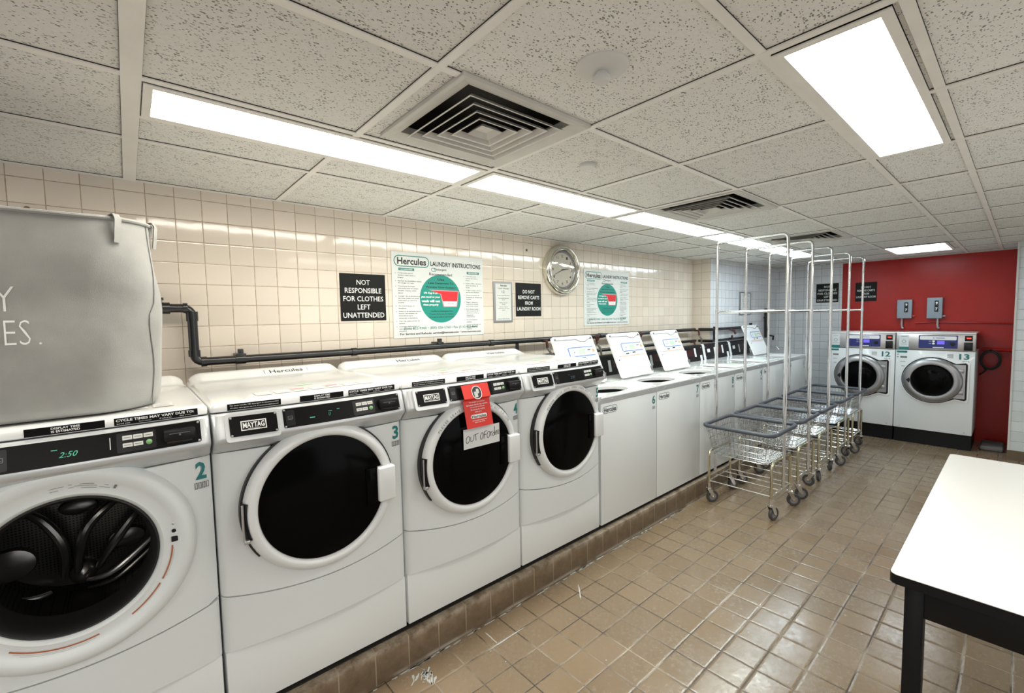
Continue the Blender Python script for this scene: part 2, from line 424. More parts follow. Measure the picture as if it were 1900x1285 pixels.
# white scuffs and paint specks on the floor
m = MB()
def blotch(cx, cy, sx, sy, a, n=14, seed=0):
    rr = random.Random(seed); vs = []
    for j in range(n):
        t = 2*PI*j/n; q = .55+.9*rr.random(); x, y = sx*q*math.cos(t), sy*q*math.sin(t)
        vs.append((cx+x*math.cos(a)-y*math.sin(a), cy+x*math.sin(a)+y*math.cos(a), .0006))
    m.add(vs, [list(range(n))])
for i in range(22): blotch(.90+.06*math.cos(i*2.4)*random.random(), -1.03+.07*math.sin(i*1.7)*random.random(), random.uniform(.006, .024), random.uniform(.002, .006), random.uniform(.4, 1.8), 9, seed=200+i)
blotch(1.257, -1.03, .05, .004, 1.55, seed=4); blotch(1.31, -1.10, .11, .003, 0, seed=5); blotch(1.85, -1.10, .06, .004, .8, seed=6)
for i in range(26): blotch(random.uniform(1.1, 5.5), random.uniform(-2.3, -1.05), .004, .004, 0, 6, seed=10+i)
for i in range(60):
    x = random.uniform(.5, 3.3); blotch(x, -.952-random.random()*.006, random.uniform(.01, .05), .004, 0, 8, seed=50+i)
tag(m.build('paint_stain', M['pale'], smooth=0), 'white paint scuffs and specks scattered on the brown tiles beside the curb', 'stain', kind='stuff')

# ceiling: tiles with openings for the diffusers and lamps, then the T-bar grid
VENTS = [(.715, 1.250, -1.690, -1.175), (2.497, 3.090, -1.672, -1.115), (4.325, 4.905, -1.672, -1.105)]
LIGHTS = [('warm', .070, 1.245, -1.105, -.850), ('neutral', 1.283, 2.465, -1.105, -.850), ('green', 2.502, 3.685, -1.105, -.850),
          ('green', 3.722, 4.905, -1.105, -.850), ('cool', 4.942, 6.10, -1.105, -.850),
          ('side', 1.285, 2.478, -2.482, -2.245), ('far', 6.09, 6.87, -2.175, -1.675),
          ('side', -1.75, -.57, -3.05, -2.80), ('side', 1.285, 2.478, -3.95, -3.70), ('side', 3.722, 4.905, -3.95, -3.70), ('warm', -1.75, -.57, -1.105, -.850),  # unseen panels here and below, added as fill light for the room
          ('warm', -.53, .02, -3.95, -3.35)]
holes = VENTS+[(a, b, c, d) for _, a, b, c, d in LIGHTS]
xs = sorted({X0r, 8.3}|{h[0] for h in holes}|{h[1] for h in holes}); ys = sorted({Y1r, 0.}|{h[2] for h in holes}|{h[3] for h in holes})
m = MB(); zt = Hc+.006
for i in range(len(xs)-1):
    for j in range(len(ys)-1):
        cx, cy = (xs[i]+xs[i+1])/2, (ys[j]+ys[j+1])/2
        if any(a < cx < b and c < cy < d for a, b, c, d in holes): continue
        m.add([(xs[i], ys[j], zt), (xs[i+1], ys[j], zt), (xs[i+1], ys[j+1], zt), (xs[i], ys[j+1], zt)], [[0, 3, 2, 1]])
m.box(X0r, 8.3, Y1r, .1, Hc+.16, Hc+.2)
struct(m.build('ceiling', M['ceil'], smooth=0, normals=False))
g = MB(); gd = MB()
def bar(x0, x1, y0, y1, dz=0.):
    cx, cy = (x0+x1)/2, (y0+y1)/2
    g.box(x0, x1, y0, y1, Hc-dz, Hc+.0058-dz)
    e = .0009; gd.box(x0-e, x1+e, y0-e, y1+e, Hc+.0035, Hc+.0059)  # dark edging beside each bar: the shadow gap put into colour
bw = .012
ylines = [-.602, -1.668, -2.232, -2.505, -3.07, -3.63, -4.19, -4.75]
def cut(lo, hi, fixed, vert, hw):
    """segments of a bar that do not run through a lamp or vent"""
    seg = [(lo, hi)]
    for a, b, c, d in holes:
        if vert: inside = a+.01 < fixed < b-.01; s0, s1 = c, d
        else: inside = c+.01 < fixed < d-.01; s0, s1 = a, b
        if inside:
            ns = []
            for p, q in seg:
                if s1 <= p or s0 >= q: ns.append((p, q)); continue
                if s0 > p: ns.append((p, s0))
                if s1 < q: ns.append((s1, q))
            seg = ns
    return seg
for y in ylines+[-1.123, -.838]:
    lo = .045 if y in (-.838,) else X0r
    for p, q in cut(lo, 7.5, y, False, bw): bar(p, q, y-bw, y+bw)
k = -4
while True:
    x = .045+.6096*k
    if x > 7.5: break
    hw = .022 if k == 0 else bw
    if k >= 0 or k in (-1, -2, -3, -4):
        yhi = -.001 if x < 5.3 else -.216
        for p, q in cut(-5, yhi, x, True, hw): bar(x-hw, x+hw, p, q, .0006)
    k += 1
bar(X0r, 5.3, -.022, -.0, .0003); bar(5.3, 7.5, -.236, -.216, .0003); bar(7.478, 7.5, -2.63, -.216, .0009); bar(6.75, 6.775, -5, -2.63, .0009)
struct(g.build('trim_4', M['grid'], smooth=0)); struct(gd.build('bar_shadow', M['gapdark'], smooth=0))

# ---------------------------------------------------------------- ceiling lamps
LL = ['nearest long ceiling light panel, at the left end of the lit row',
      'second ceiling light panel of the lit row, right of the largest air vent',
      'third fluorescent ceiling panel of the lit row, beside the middle air vent',
      'fourth fluorescent ceiling panel of the lit row, behind the chrome cart racks',
      'last fluorescent ceiling panel of the lit row, farthest from the camera',
      'bright ceiling light panel alone at the upper right, off the lit row',
      'far squarish ceiling panel in front of the red wall']
for i, (kind, a, b, c, d) in enumerate(LIGHTS):
    lab = LL[i] if i < len(LL) else ['added fill light panel, unseen, behind the camera on the right', 'added fill light panel over the right side of the room, unseen',
                                     'added fill light panel over the far right side of the room, unseen', 'added fill light panel continuing the lit row to the left, unseen', 'added fill light panel right of the camera, unseen'][i-len(LL)]
    t = thing('ceiling_light', lab, 'ceiling light', ((a+b)/2, (c+d)/2, Hc-.004), 0, 'row of ceiling lights' if i < 5 else None)
    org = ((a+b)/2, (c+d)/2, Hc-.004)
    fwd = .022
    f = MB()
    for (p, q, r, s) in ((a, a+fwd, c, d), (b-fwd, b, c, d), (a+fwd, b-fwd, c, c+fwd), (a+fwd, b-fwd, d-fwd, d)): f.box(p, q, r, s, Hc-.004, Hc+.012)
    f.box(a, b, c, d, Hc+.03, Hc+.05)
    for (p, q, r, s) in ((a, a+.004, c, d), (b-.004, b, c, d), (a, b, c, c+.004), (a, b, d-.004, d)): f.box(p, q, r, s, Hc, Hc+.05)
    f.build('frame', M['grid'], t, org, smooth=0)
    col, st = LAMP[kind]
    dm = NT('lamp_diffuser_%s' % kind); dm.b.inputs['Base Color'].default_value = (.9, .9, .88, 1)
    dm.b.inputs['Emission Color'].default_value = (*col, 1); dm.b.inputs['Emission Strength'].default_value = st
    e = MB(); z = Hc+.004
    e.add([(a+fwd, c+fwd, z), (b-fwd, c+fwd, z), (b-fwd, d-fwd, z), (a+fwd, d-fwd, z)], [[0, 3, 2, 1]])
    e.build('diffuser', dm.m, t, org, smooth=0, normals=False)

# ---------------------------------------------------------------- vents
VL = ['largest square ceiling air diffuser with stepped louvres, nearest the camera', 'middle square ceiling air diffuser beside the third light panel', 'farthest square ceiling air diffuser, seen behind the cart racks']
for i, (a, b, c, d) in enumerate(VENTS):
    cx, cy = (a+b)/2, (c+d)/2; hx, hy = (b-a)/2, (d-c)/2; org = (cx, cy, Hc-.01)
    t = thing('air_vent', VL[i], 'air vent', org, 0, 'ceiling air vents')
    def ring(mb, s0, z0, s1, z1):
        vs = []
        for s_, z in ((s0, z0), (s1, z1)):
            for sx, sy in ((-1, -1), (1, -1), (1, 1), (-1, 1)): vs.append((cx+sx*hx*s_, cy+sy*hy*s_, z))
        mb.add(vs, [[k, (k+1) % 4, 4+(k+1) % 4, 4+k] for k in range(4)])
    f = MB(); ring(f, .995, Hc+.012, .995, Hc-.006); ring(f, .995, Hc-.006, .96, Hc-.010); ring(f, .96, Hc-.010, .80, Hc+.006); ring(f, .80, Hc+.006, .795, Hc+.03); f.build('frame', M['diffplate'], t, org, smooth=0)
    for s_ in (.74, .60, .46, .32):
        l = MB(); ring(l, s_, Hc-.012, s_-.028, Hc-.011); ring(l, s_-.028, Hc-.011, s_-.072, Hc+.004); ring(l, s_, Hc-.0105, s_-.072, Hc+.005)
        l.build('louvre', M['diffplate'], t, org, smooth=0)
    l = MB(); ring(l, .17, Hc-.010, .11, Hc+.006); ring(l, .11, Hc+.006, .0001, Hc+.006); l.build('centre_plate', M['diffplate'], t, org, smooth=0)
    k_ = MB()
    ring(k_, 1, Hc+.008, 1, Hc+.14); ring(k_, 1, Hc+.14, .0001, Hc+.14); k_.build('duct', M['gapdark'], t, org, smooth=0)

# ---------------------------------------------------------------- smoke detector and sprinkler cap
org = (.99, -1.935, Hc+.006)
t = thing('smoke_detector', 'round smoke detector with a drop sensor, on the ceiling right of the largest vent', 'smoke detector', org)
MB().lathe([(.070, 0), (.070, -.004), (.062, -.011), (.035, -.016), (.020, -.018), (0.0001, -.018)], org, 'z', 40).build('base', M['plastic'], t, org)
MB().lathe([(.014, -.016), (.016, -.024), (.022, -.028), (.022, -.038), (.018, -.043), (.0001, -.044)], org, 'z', 28).build('sensor', M['plastic'], t, org)
org = (1.555, -1.42, Hc+.006)
tag(MB().lathe([(.034, 0), (.034, -.004), (.036, -.010), (.034, -.016), (.0001, -.017)], org, 'z', 28).build('sprinkler_cap', M['plastic'], None, org), 'small round white cap on the ceiling below the largest vent', 'sprinkler cap')
# screw plugs in the wall
for (x, z, lb) in ((-.283, 2.040, 'brown screw plug in the wall tile above the canvas hamper'), (2.508, 2.107, 'small dark screw plug in the wall tile left of the clock')):
    tag(MB().lathe([(.010, 0), (.010, -.003), (.006, -.006), (.0001, -.006)], (x, 0, z), 'y', 16).build('screw_plug', M['plug'], None, (x, 0, z)), lb, 'screw plug')

# ================================================================ MAYTAG style front loaders
HW = .3445
def bul(x): return -.036*(1-(x/HW)**2)
def edge_r(x, r=.020):
    d = HW-abs(x)
    return (r-math.sqrt(max(r*r-(r-d)**2, 0))) if d < r else 0.
def fy(x): return bul(x)+edge_r(x)-.001
def seam(x): return .613-.040*(1-(x/HW)**2)
GAPS = [-.505, .190, .885, 1.580, 2.275]

def machine(idx, number, kind, label):
    cx = GAPS[idx]+.3475
    org = (cx, YM, CURB+.0)
    t = thing('front_load_washer', label, 'washing machine', org, 0, 'row of front-loading washers')
    W = lambda mb: mb
    def put(mb, name, mat, parent=t, smooth=35, **k):
        mb.v = [(x+cx, y+YM, z) for x, y, z in mb.v]
        return mb.build(name, mat, parent, org if parent is t else org, smooth, **k)
    # pedestal, feet
    put(MB().box(-.342, .342, .002, .76, .176, .408, .004, 2), 'pedestal', M['enamel'])
    for sx in (-1, 1):
        for yy in (.06, .70):
            put(MB().lathe([(.0001, CURB+.004), (.024, CURB+.004), (.024, CURB+.016), (.012, CURB+.017), (.012, .178)], (sx*.30, yy, 0), 'z', 14), 'foot', M['rubber'])
    # cabinet shell
    if kind == 'glass': put(MB().box(-.343, .343, .022, .78, .411, 1.255, .004, 2), 'cabinet', M['front'])
    else:
        mb = MB().box(-.343, -.338, .02, .78, .411, 1.255); mb.box(.338, .343, .02, .78, .411, 1.255); mb.box(-.338, .338, .77, .78, .411, 1.255); mb.box(-.338, .338, .02, .77, .411, .416); mb.box(-.338, .338, .02, .77, 1.25, 1.255)
        put(mb, 'cabinet', M['front'], smooth=0)
    # lower panel, curved
    xs_ = [-HW+2*HW*(.5-.5*math.cos(PI*i/28)) for i in range(29)]
    def sheet(zl, zh, nz=1, lip=.0025):
        mb = MB(); n = len(xs_); rows = []
        for j in range(nz+1): rows.append([(x, fy(x), zl(x)+(zh(x)-zl(x))*j/nz) for x in xs_])
        rows.insert(0, [(x, fy(x)+.03, zl(x)) for x in xs_]); rows.append([(x, fy(x)+.03, zh(x)) for x in xs_])
        rows[1] = [(x, y+lip*0, z+.0) for x, y, z in rows[1]]
        vs = [p for r in rows for p in r]
        mb.add(vs, [[j*n+i, j*n+i+1, (j+1)*n+i+1, (j+1)*n+i] for j in range(len(rows)-1) for i in range(n-1)])
        for sgn, i in ((0, 0), (1, n-1)):
            col = [j*n+i for j in range(len(rows))]; mb.f.append(col if sgn else col[::-1])
        return mb
    put(sheet(lambda x: .409, lambda x: seam(x)-.002), 'lower_panel', M['front'])
    zc_ = .882; R = .2
    if kind == 'glass':
        put(sheet(lambda x: seam(x)+.0025, lambda x: 1.116), 'front_panel', M['front'])
    else:
        mb = MB(); N = 96; K = 5; vs = []
        for j in range(N):
            a = 2*PI*j/N; ca, sa = math.cos(a), math.sin(a)
            d = HW/abs(ca) if abs(ca) > 1e-6 else 9
            if sa > 0: d = min(d, (1.116-zc_)/sa)
            if sa < 0:
                for _ in range(6):
                    dd = min(d, 1.0); d = min(HW/abs(ca) if abs(ca) > 1e-6 else 9, (seam(max(-HW, min(HW, dd*ca)))+.0025-zc_)/sa)
            for k in range(K+1):
                r = R+(d-R)*k/K; x, z = r*ca, zc_+r*sa; x = max(-HW, min(HW, x)); vs.append((x, fy(x), z))
            vs.append((x, fy(x)+.03, z))
        L = K+2
        mb.add(vs, [[j*L+k, ((j+1) % N)*L+k, ((j+1) % N)*L+k+1, j*L+k+1] for j in range(N) for k in range(L-1)])
        fp = put(mb, 'front_panel', M['front'])
        mb = MB().lathe([(.292, -.018), (.288, -.038), (.280, -.052), (.266, -.060), (.250, -.060), (.240, -.054), (.230, -.050), (.214, -.049), (.206, -.051), (.200, -.047), (.194, -.036), (.190, -.01)], (0, 0, zc_), 'y', 96)
        mo = put(mb, 'door_surround', M['front'])
        put(MB().lathe([(.197, -.040), (.191, -.044), (.183, -.032), (.176, .0), (.176, .05), (.205, .07)], (0, 0, zc_), 'y', 80), 'gasket', M['rubber'])
        dr = put(MB().lathe([(.205, .055), (.245, .08), (.250, .12), (.250, .36), (.235, .385), (.12, .39), (.05, .39), (.0001, .39)], (0, 0, zc_), 'y', 80), 'drum', M['drum'])
        # curved vanes, pressed ovals and hub of the drum back
        def vane(name, pts, y0_, r_, mat_):
            P2 = []
            n_ = len(pts)
            for i in range(12):
                t_ = i/11*(n_-1); k = min(int(t_), n_-2); q = t_-k; p0 = pts[max(k-1, 0)]; p1 = pts[k]; p2 = pts[k+1]; p3 = pts[min(k+2, n_-1)]
                P2.append(tuple(.5*((2*p1[c])+(-p0[c]+p2[c])*q+(2*p0[c]-5*p1[c]+4*p2[c]-p3[c])*q*q+(-p0[c]+3*p1[c]-3*p2[c]+p3[c])*q**3) for c in (0, 1)))
            mb = MB().tube([(x-cx, y0_-.03*math.sin(PI*i/11), z) for i, (x, z) in enumerate(P2)], [r_*(.45+.55*math.sin(PI*(i+1)/13)) for i in range(12)], 10)
            put(mb, name, mat_)
        vane('drum_fin', [(-.212, .700), (-.203, .78), (-.216, .85), (-.255, .92), (-.30, .95)], .355, .016, M['fin'])
        vane('drum_fin', [(-.178, .700), (-.167, .78), (-.145, .86), (-.10, .91), (-.05, .94)], .350, .016, M['fin'])
        vane('drum_fin', [(-.125, .700), (-.10, .75), (-.068, .80), (-.022, .86), (.005, .89)], .355, .016, M['fin'])
        vane('drum_rib', [(-.155, .668), (-.10, .678), (-.04, .715), (.030, .765)], .345, .010, M['steel'])
        vane('drum_rib', [(-.155, .640), (-.09, .652), (-.03, .690), (.045, .745)], .345, .008, M['fin'])
        vane('drum_rib', [(-.245, .660), (-.30, .668), (-.36, .71), (-.41, .78)], .345, .010, M['steel'])
        for (x, z, rx_, rz_) in ((-.045, .775, .055, .038), (-.335, .775, .065, .055), (-.165, .925, .052, .028)):
            put(MB().lathe([(1, 0), (.9, -.2), (.6, -.3), (.0001, -.32)], (0, 0, 0), 'y', 32), 'drum_oval', M['fin']) if False else None
            mb = MB(); n_ = 28; vs = []
            for rr_, yy in ((1, .385), (.92, .368), (.6, .362), (.02, .360)): vs += [(x-cx+rx_*rr_*math.cos(2*PI*j/n_), yy, z+rz_*rr_*math.sin(2*PI*j/n_)) for j in range(n_)]
            mb.add(vs, [[i*n_+j, i*n_+(j+1) % n_, (i+1)*n_+(j+1) % n_, (i+1)*n_+j] for i in range(3) for j in range(n_)]); put(mb, 'drum_oval', M['fin'])
        put(MB().lathe([(.040, .39), (.036, .36), (.02, .345), (.0001, .34)], (-.165-cx, 0, .690), 'y', 24), 'drum_hub', M['fin'])
        # door latch slot and screws on the surround
        mb = MB().box(.224, .244, -.0545, -.045, .876, .893, .002); put(mb, 'latch_slot', M['blackp'])
        put(MB().lathe([(.006, -.04), (.006, -.0535), (.0001, -.054)], (.232, 0, .911), 'y', 14), 'latch_hole', M['blackp'])
        put(MB().lathe([(.004, -.04), (.004, -.0535), (.0001, -.0555)], (.232, 0, .934), 'y', 14), 'screw', M['steel'])
        # arc stickers
        def arc(mb, r0, r1, a0, a1, yy=-.0515, n=20):
            mb.lathe([(r0, yy), (r1, yy)], (0, 0, zc_), 'y', n, a0, a1)
        for r0_, r1_, d0_, d1_ in ((.2245, .2285, -4, -30), (.2245, .2285, -33, -58), (.2205, .2245, -78, -125)):
            mb = MB(); arc(mb, r0_, r1_, math.radians(d0_), math.radians(d1_)); put(mb, 'warning_stripe', M['orange'], smooth=0)
        mb = MB()
        arc(mb, .2305, .2312, math.radians(-6), math.radians(-30)); arc(mb, .2330, .2337, math.radians(-8), math.radians(-28)); arc(mb, .2305, .2312, math.radians(-34), math.radians(-56))
        put(mb, 'fine_print', M['pale'], smooth=0); mb = MB()
        arc(mb, .2280, .2290, math.radians(-80), math.radians(-122)); arc(mb, .2320, .2330, math.radians(-84), math.radians(-118))
        put(mb, 'fine_print', M['pale'], smooth=0)
        mb = MB()
        def arcfn(u, v, rr=.236): a = PI/2-u/rr; return ((rr+v-.008)*math.cos(a), -.0552, zc_+(rr+v-.008)*math.sin(a))
        for (u0, u1, v) in ((-.03, .0, .004), (-.03, -.012, -.004), (.008, .016, .006), (.008, .020, -.002), (.02, .07, .001), (.03, .062, .006), (.035, .07, -.005), (.075, .10, -.003), (.085, .095, .004)):
            rect(mb, u0, u1, v, v+.0012, arcfn, 4)
        rect(mb, .108, .114, -.003, .008, arcfn, 1)
        put(mb, 'cycle_print', M['inkgrey'], smooth=0)
    # ---- console (silver band with sloping face)
    cb = lambda x: .55*bul(x)+edge_r(x, .015)
    prof = [(.02, 1.1185), (-.004, 1.1185), (-.014, 1.123), (-.024, 1.134), (-.040, 1.150), (-.052, 1.158), (-.0565, 1.166), (-.055, 1.176), (-.030, 1.248), (-.022, 1.2525), (.02, 1.2525)]
    if kind != 'glass':
        pass
    n = len(xs_); vs = [(x, y+cb(x) if y < .01 else y, z) for y, z in prof for x in xs_]
    mb = MB().add(vs, [[j*n+i, j*n+i+1, (j+1)*n+i+1, (j+1)*n+i] for j in range(len(prof)-1) for i in range(n-1)])
    mb.f.append([j*n for j in range(len(prof))]); mb.f.append([j*n+n-1 for j in range(len(prof))][::-1])
    con = put(mb, 'console', M['silver'], smooth=40)
    def face(x, z, off=.0):   # sloping console face
        return (x, -.055+(z-1.176)/(1.248-1.176)*.025+.55*bul(x)-off, z)
    def slabof(mb, x0, x1, z0, z1, off, th, r=.004):
        mb.prism(rrect((x0+x1)/2, (z0+z1)/2, x1-x0, z1-z0, r, 3), lambda u, v, d: face(u, v, d), off-th, off)
    def plate(mb, x0, x1, z0, z1, off, th, nu=14, cr=.004):
        xs2 = [x0, x0+.3*cr, x0+cr]+[x0+cr+(x1-x0-2*cr)*i/nu for i in range(1, nu)]+[x1-cr, x1-.3*cr, x1]
        def zz(x):
            d = min(x-x0, x1-x); return cr-math.sqrt(max(0, cr*cr-(cr-d)**2)) if d < cr else 0
        rows = [[face(x, z1-zz(x), off-th) for x in xs2], [face(x, z1-zz(x), off) for x in xs2], [face(x, z0+zz(x), off) for x in xs2], [face(x, z0+zz(x), off-th) for x in xs2]]
        n_ = len(xs2); mb.add([p for r in rows for p in r], [[j*n_+i, j*n_+i+1, (j+1)*n_+i+1, (j+1)*n_+i] for j in range(3) for i in range(n_-1)]+[[0, n_, 2*n_, 3*n_], [n_-1, 4*n_-1, 3*n_-1, 2*n_-1]])
        return mb
    # drawer with badge
    mb = MB(); slabof(mb, -.312, -.150, 1.163, 1.2515, .012, .014, .010)
    dw = put(mb, 'detergent_drawer', M['silver'])
    mb = MB().box(-.306, -.156, -.030, .0, 1.128, 1.160, .010, 3); put(mb, 'drawer_grip', M['silver'], dw)
    mb = MB(); plate(mb, -.300, -.158, 1.179, 1.243, .0138, .0015); put(mb, 'badge_plate', M['blackg'], dw, smooth=0)
    f2 = lambda u, v: face(u, v, .0148)
    mb = MB(); rect(mb, -.268, -.192, 1.195, 1.226, lambda u, v: face(u, v, .0142), 2); put(mb, 'badge_border', M['whiteink'], dw, smooth=0)
    mb = MB(); rect(mb, -.265, -.195, 1.198, 1.223, lambda u, v: face(u, v, .0146), 2); put(mb, 'badge_ground', M['navy'] if kind == 'x' else M['blackp'], dw, smooth=0)
    mb = MB(); text(mb, 'MAYTAG', -.262, -.198, 1.2025, 1.2205, lambda u, v: face(u, v, .0150), .022); rect(mb, -.248, -.212, 1.1995, 1.2005, lambda u, v: face(u, v, .0150)); put(mb, 'badge_lettering', M['whiteink'], dw, smooth=0)
    for sx, sz in ((-.295, 1.239), (-.163, 1.239), (-.295, 1.183), (-.163, 1.183)):
        put(MB().lathe([(.0035, 0), (.0035, -.002), (.0001, -.0028)], face(sx, sz, .013), 'y', 10), 'badge_screw', M['steel'], dw)
    # control panel
    mb = plate(MB(), -.136, .318, 1.180, 1.2455, .002, .003, 24, .005); cp = put(mb, 'control_panel', M['blackg'], smooth=0)
    f3 = lambda u, v: face(u, v, .0028)
    put(plate(MB(), -.128, -.098, 1.186, 1.240, .0023, .001, 4), 'icon_plate', M['blackp'], cp, smooth=0); put(plate(MB(), .115, .205, 1.186, 1.240, .0023, .001, 6), 'keypad', M['blackp'], cp, smooth=0)
    mb = MB(); outline(mb, -.113, 1.214, .016, .012, .002, .0012, f3); rect(mb, -.118, -.108, 1.212, 1.2135, f3); put(mb, 'icon', M['inkgrey'], cp, smooth=0)
    mb = MB()
    for i_, (a_, b_) in enumerate(((.128, .150), (.152, .174), (.176, .198))): rect(mb, a_, b_, 1.220, 1.232, f3)
    for a_, b_ in ((.128, .150), (.152, .174)): rect(mb, a_, b_, 1.200, 1.211, f3)
    rect(mb, .1, .102, 1.200, 1.232, f3) if kind != 'glass' else None
    put(mb, 'button', M['btn'], cp, smooth=0)
    mb = MB(); 
    for (a_, b_, v_) in ((.131, .147, 1.2255), (.155, .171, 1.2255), (.179, .195, 1.2255), (.131, .147, 1.205), (.155, .171, 1.205)): rect(mb, a_, b_, v_, v_+.0016, lambda u, v: face(u, v, .0034))
    put(mb, 'button_print', M['inkgrey'], cp, smooth=0)
    p = face(.188, 1.2055, .002); put(MB().lathe([(.0075, 0), (.0075, -.003), (.0055, -.0045), (.0001, -.005)], p, 'y', 18), 'start_button', M['greenbtn'], cp)
    # card reader
    mb = MB(); q = face(.262, 1.212, 0)
    mb.box(.222, .302, q[1]-.022, q[1]+.005, 1.196, 1.232, .005, 2); mb.box(.228, .296, q[1]-.016, q[1], 1.186, 1.197, .004, 2); put(mb, 'card_reader', M['blackp'], cp)
    mb = MB(); rect(mb, .236, .288, 1.2195, 1.2215, lambda u, v: (u, q[1]-.0224, v)); rect(mb, .260, .265, 1.213, 1.2185, lambda u, v: (u, q[1]-.0224, v)); put(mb, 'reader_print', M['inkgrey'], cp, smooth=0)
    for sx, sz in ((-.131, 1.241), (-.131, 1.185), (.312, 1.240), (.312, 1.185)): put(MB().lathe([(.0035, 0), (.0035, -.002), (.0001, -.0028)], face(sx, sz, .002), 'y', 10), 'panel_screw', M['steel'], cp)
    mb = MB()
    if number == '2':
        text(mb, '2:50', -.004, .034, 1.199, 1.213, f3, 0, .35); rect(mb, -.018, -.006, 1.2195, 1.2215, f3); mat_ = M['led_g']
    elif number == '3':
        text(mb, 'U', .020, .028, 1.202, 1.214, f3, -.01, .3); rect(mb, -.048, -.030, 1.203, 1.206, f3); rect(mb, .02, .034, 1.218, 1.2195, f3); rect(mb, .052, .062, 1.2205, 1.2225, f3); mat_ = M['led_g']
    else:
        text(mb, '2:50', -.004, .034, 1.199, 1.213, f3, 0, .35); rect(mb, -.018, -.006, 1.2195, 1.2215, f3); mat_ = M['led_dim']
    put(mb, 'display_digits', mat_, cp, smooth=0)
    # ---- top slab with raised rear
    N = 28; prof = [(-.003, 1.256), (-.009, 1.260), (-.010, 1.279), (-.006, 1.2845), (.004, 1.286), (.03, 1.286), (.20, 1.287), (.50, 1.288), (.60, 1.288), (.645, 1.289), (.675, 1.293), (.700, 1.300), (.745, 1.317), (.760, 1.322), (.775, 1.324), (.788, 1.322), (.790, 1.312), (.790, 1.256)]
    def topz(x, y, z):
        d = HW-abs(x)
        if z > 1.288 and d < .06:
            k = math.sqrt(max(0, 1-(1-d/.06)**2)) if d < .06 else 1; z = 1.272+(z-1.272)*k if y > .6 else z
        if d < .010 and z > 1.27: z = min(z, 1.272+.014*math.sqrt(max(0, 1-(1-d/.010)**2)))
        return z
    tx = sorted(set([round(v, 5) for v in xs_]+[HW-.004, -HW+.004, HW-.05, -HW+.05, HW-.035, -HW+.035, HW-.01, -HW+.01])); n = len(tx)
    vs = [(x, (y+.5*bul(x)+edge_r(x, .012)) if y < .01 else y, topz(x, y, z)) for y, z in prof for x in tx]
    mb = MB().add(vs, [[j*n+i, j*n+i+1, (j+1)*n+i+1, (j+1)*n+i] for j in range(len(prof)-1) for i in range(n-1)])
    mb.f.append([j*n for j in range(len(prof))]); mb.f.append([j*n+n-1 for j in range(len(prof))][::-1])
    mb.add([(x, y, 1.2555) for x, y in ((-HW, .02), (HW, .02), (HW, .79), (-HW, .79))], [[0, 1, 2, 3]])
    tp = put(mb, 'top', M['top'], smooth=40)
    lipf = lambda o: (lambda u, v: (u, -.0104+.5*bul(u)-o, v))
    strips = [(-.297, -.133), (-.069, .092), (.112, .316)]
    for a_, b_ in strips:
        mb = MB(); rect(mb, a_, b_, 1.2595, 1.2815, lipf(.0006), 6); put(mb, 'label_strip', M['blackg'], tp, smooth=0)
    mb = MB(); o_ = lipf(.0010)
    text(mb, 'For best results, HE detergent is recommended', -.289, -.141, 1.2720, 1.2775, o_, .01); text(mb, 'All other detergents use 1/3 of recommended amount', -.289, -.141, 1.2635, 1.2690, o_)
    put(mb, 'label_lettering', M['whiteink'], tp, smooth=0); mb = MB()
    text(mb, 'DISPLAY TIME', -.018, .040, 1.2722, 1.2785, o_, .03); text(mb, 'IS ESTIMATED', -.018, .040, 1.2635, 1.2698, o_, .03)
    put(mb, 'label_lettering', M['whiteink'], tp, smooth=0); mb = MB()
    text(mb, 'CYCLE TIMES MAY VARY DUE TO:', .116, .306, 1.2700, 1.2780, o_, .035)
    for i_, s_ in enumerate(('Load size', 'Amount of detergent', 'Fabric', 'Water pressure')): text(mb, s_, .118+.05*i_, .118+.05*i_+.03, 1.2630, 1.2665, o_)
    put(mb, 'label_lettering', M['whiteink'], tp, smooth=0)
    # logo on the raised rear, stickers
    sl = lambda u, v: (u, .700+(v)*.045-.0006, 1.300+v*.017+.0008)
    mb = MB(); text(mb, 'Hercules', -.005, .150, .05, .80, sl, .008); put(mb, 'logo_lettering', M['ink'], tp, smooth=0)
    mb = MB(); outline(mb, .0725, .42, .205, 1.05, .10, .002, sl); put(mb, 'logo_outline', M['teal'], tp, smooth=0)
    ft = lambda u, v: (u, v, 1.2876)
    mb = MB()
    for i_ in range(7): rect(mb, -.19+.066*i_, -.135+.066*i_, .07, .15, ft)
    put(mb, 'top_sticker', M['sticker'], tp, smooth=0)
    ft2 = lambda u, v: (u, v, 1.2880)
    mb = MB(); mbr = MB()
    for i_ in range(7):
        x_ = -.19+.066*i_; outline(mb, x_+.0275, .11, .055, .08, .003, .002, ft2)
        for q_ in range(4): rect(mb, x_+.008, x_+.045, .085+.013*q_, .088+.013*q_, ft2)
        if i_ in (2, 4): rect(mbr, x_+.004, x_+.05, .12, .146, ft2)
    put(mb, 'sticker_print', M['beige'], tp, smooth=0); put(mbr, 'sticker_band', M['pinkink'], tp, smooth=0)
    mb = MB(); mb.disc((.02, .24, 1.2882), .035, 'z', 20, .016); put(mb, 'round_sticker', M['green'], tp, smooth=0)
    # ---- number decal
    dec = lambda u, v: (u, fy(u)-.0012, v)
    mb = MB(); text(mb, number, .300, .330, 1.043, 1.101, dec, .03); put(mb, 'number_decal', M['teald'], smooth=0)
    mb = MB()
    for i_ in range(4):
        x_ = .295+.0105*i_; rect(mb, x_, x_+.0025, 1.012, 1.034, dec); rect(mb, x_+.004, x_+.0085, 1.030, 1.034, dec); rect(mb, x_+.004, x_+.0085, 1.012, 1.016, dec); rect(mb, x_+.0065, x_+.0085, 1.016, 1.030, dec)
    put(mb, 'serial_decal', M['inkgrey'], smooth=0)
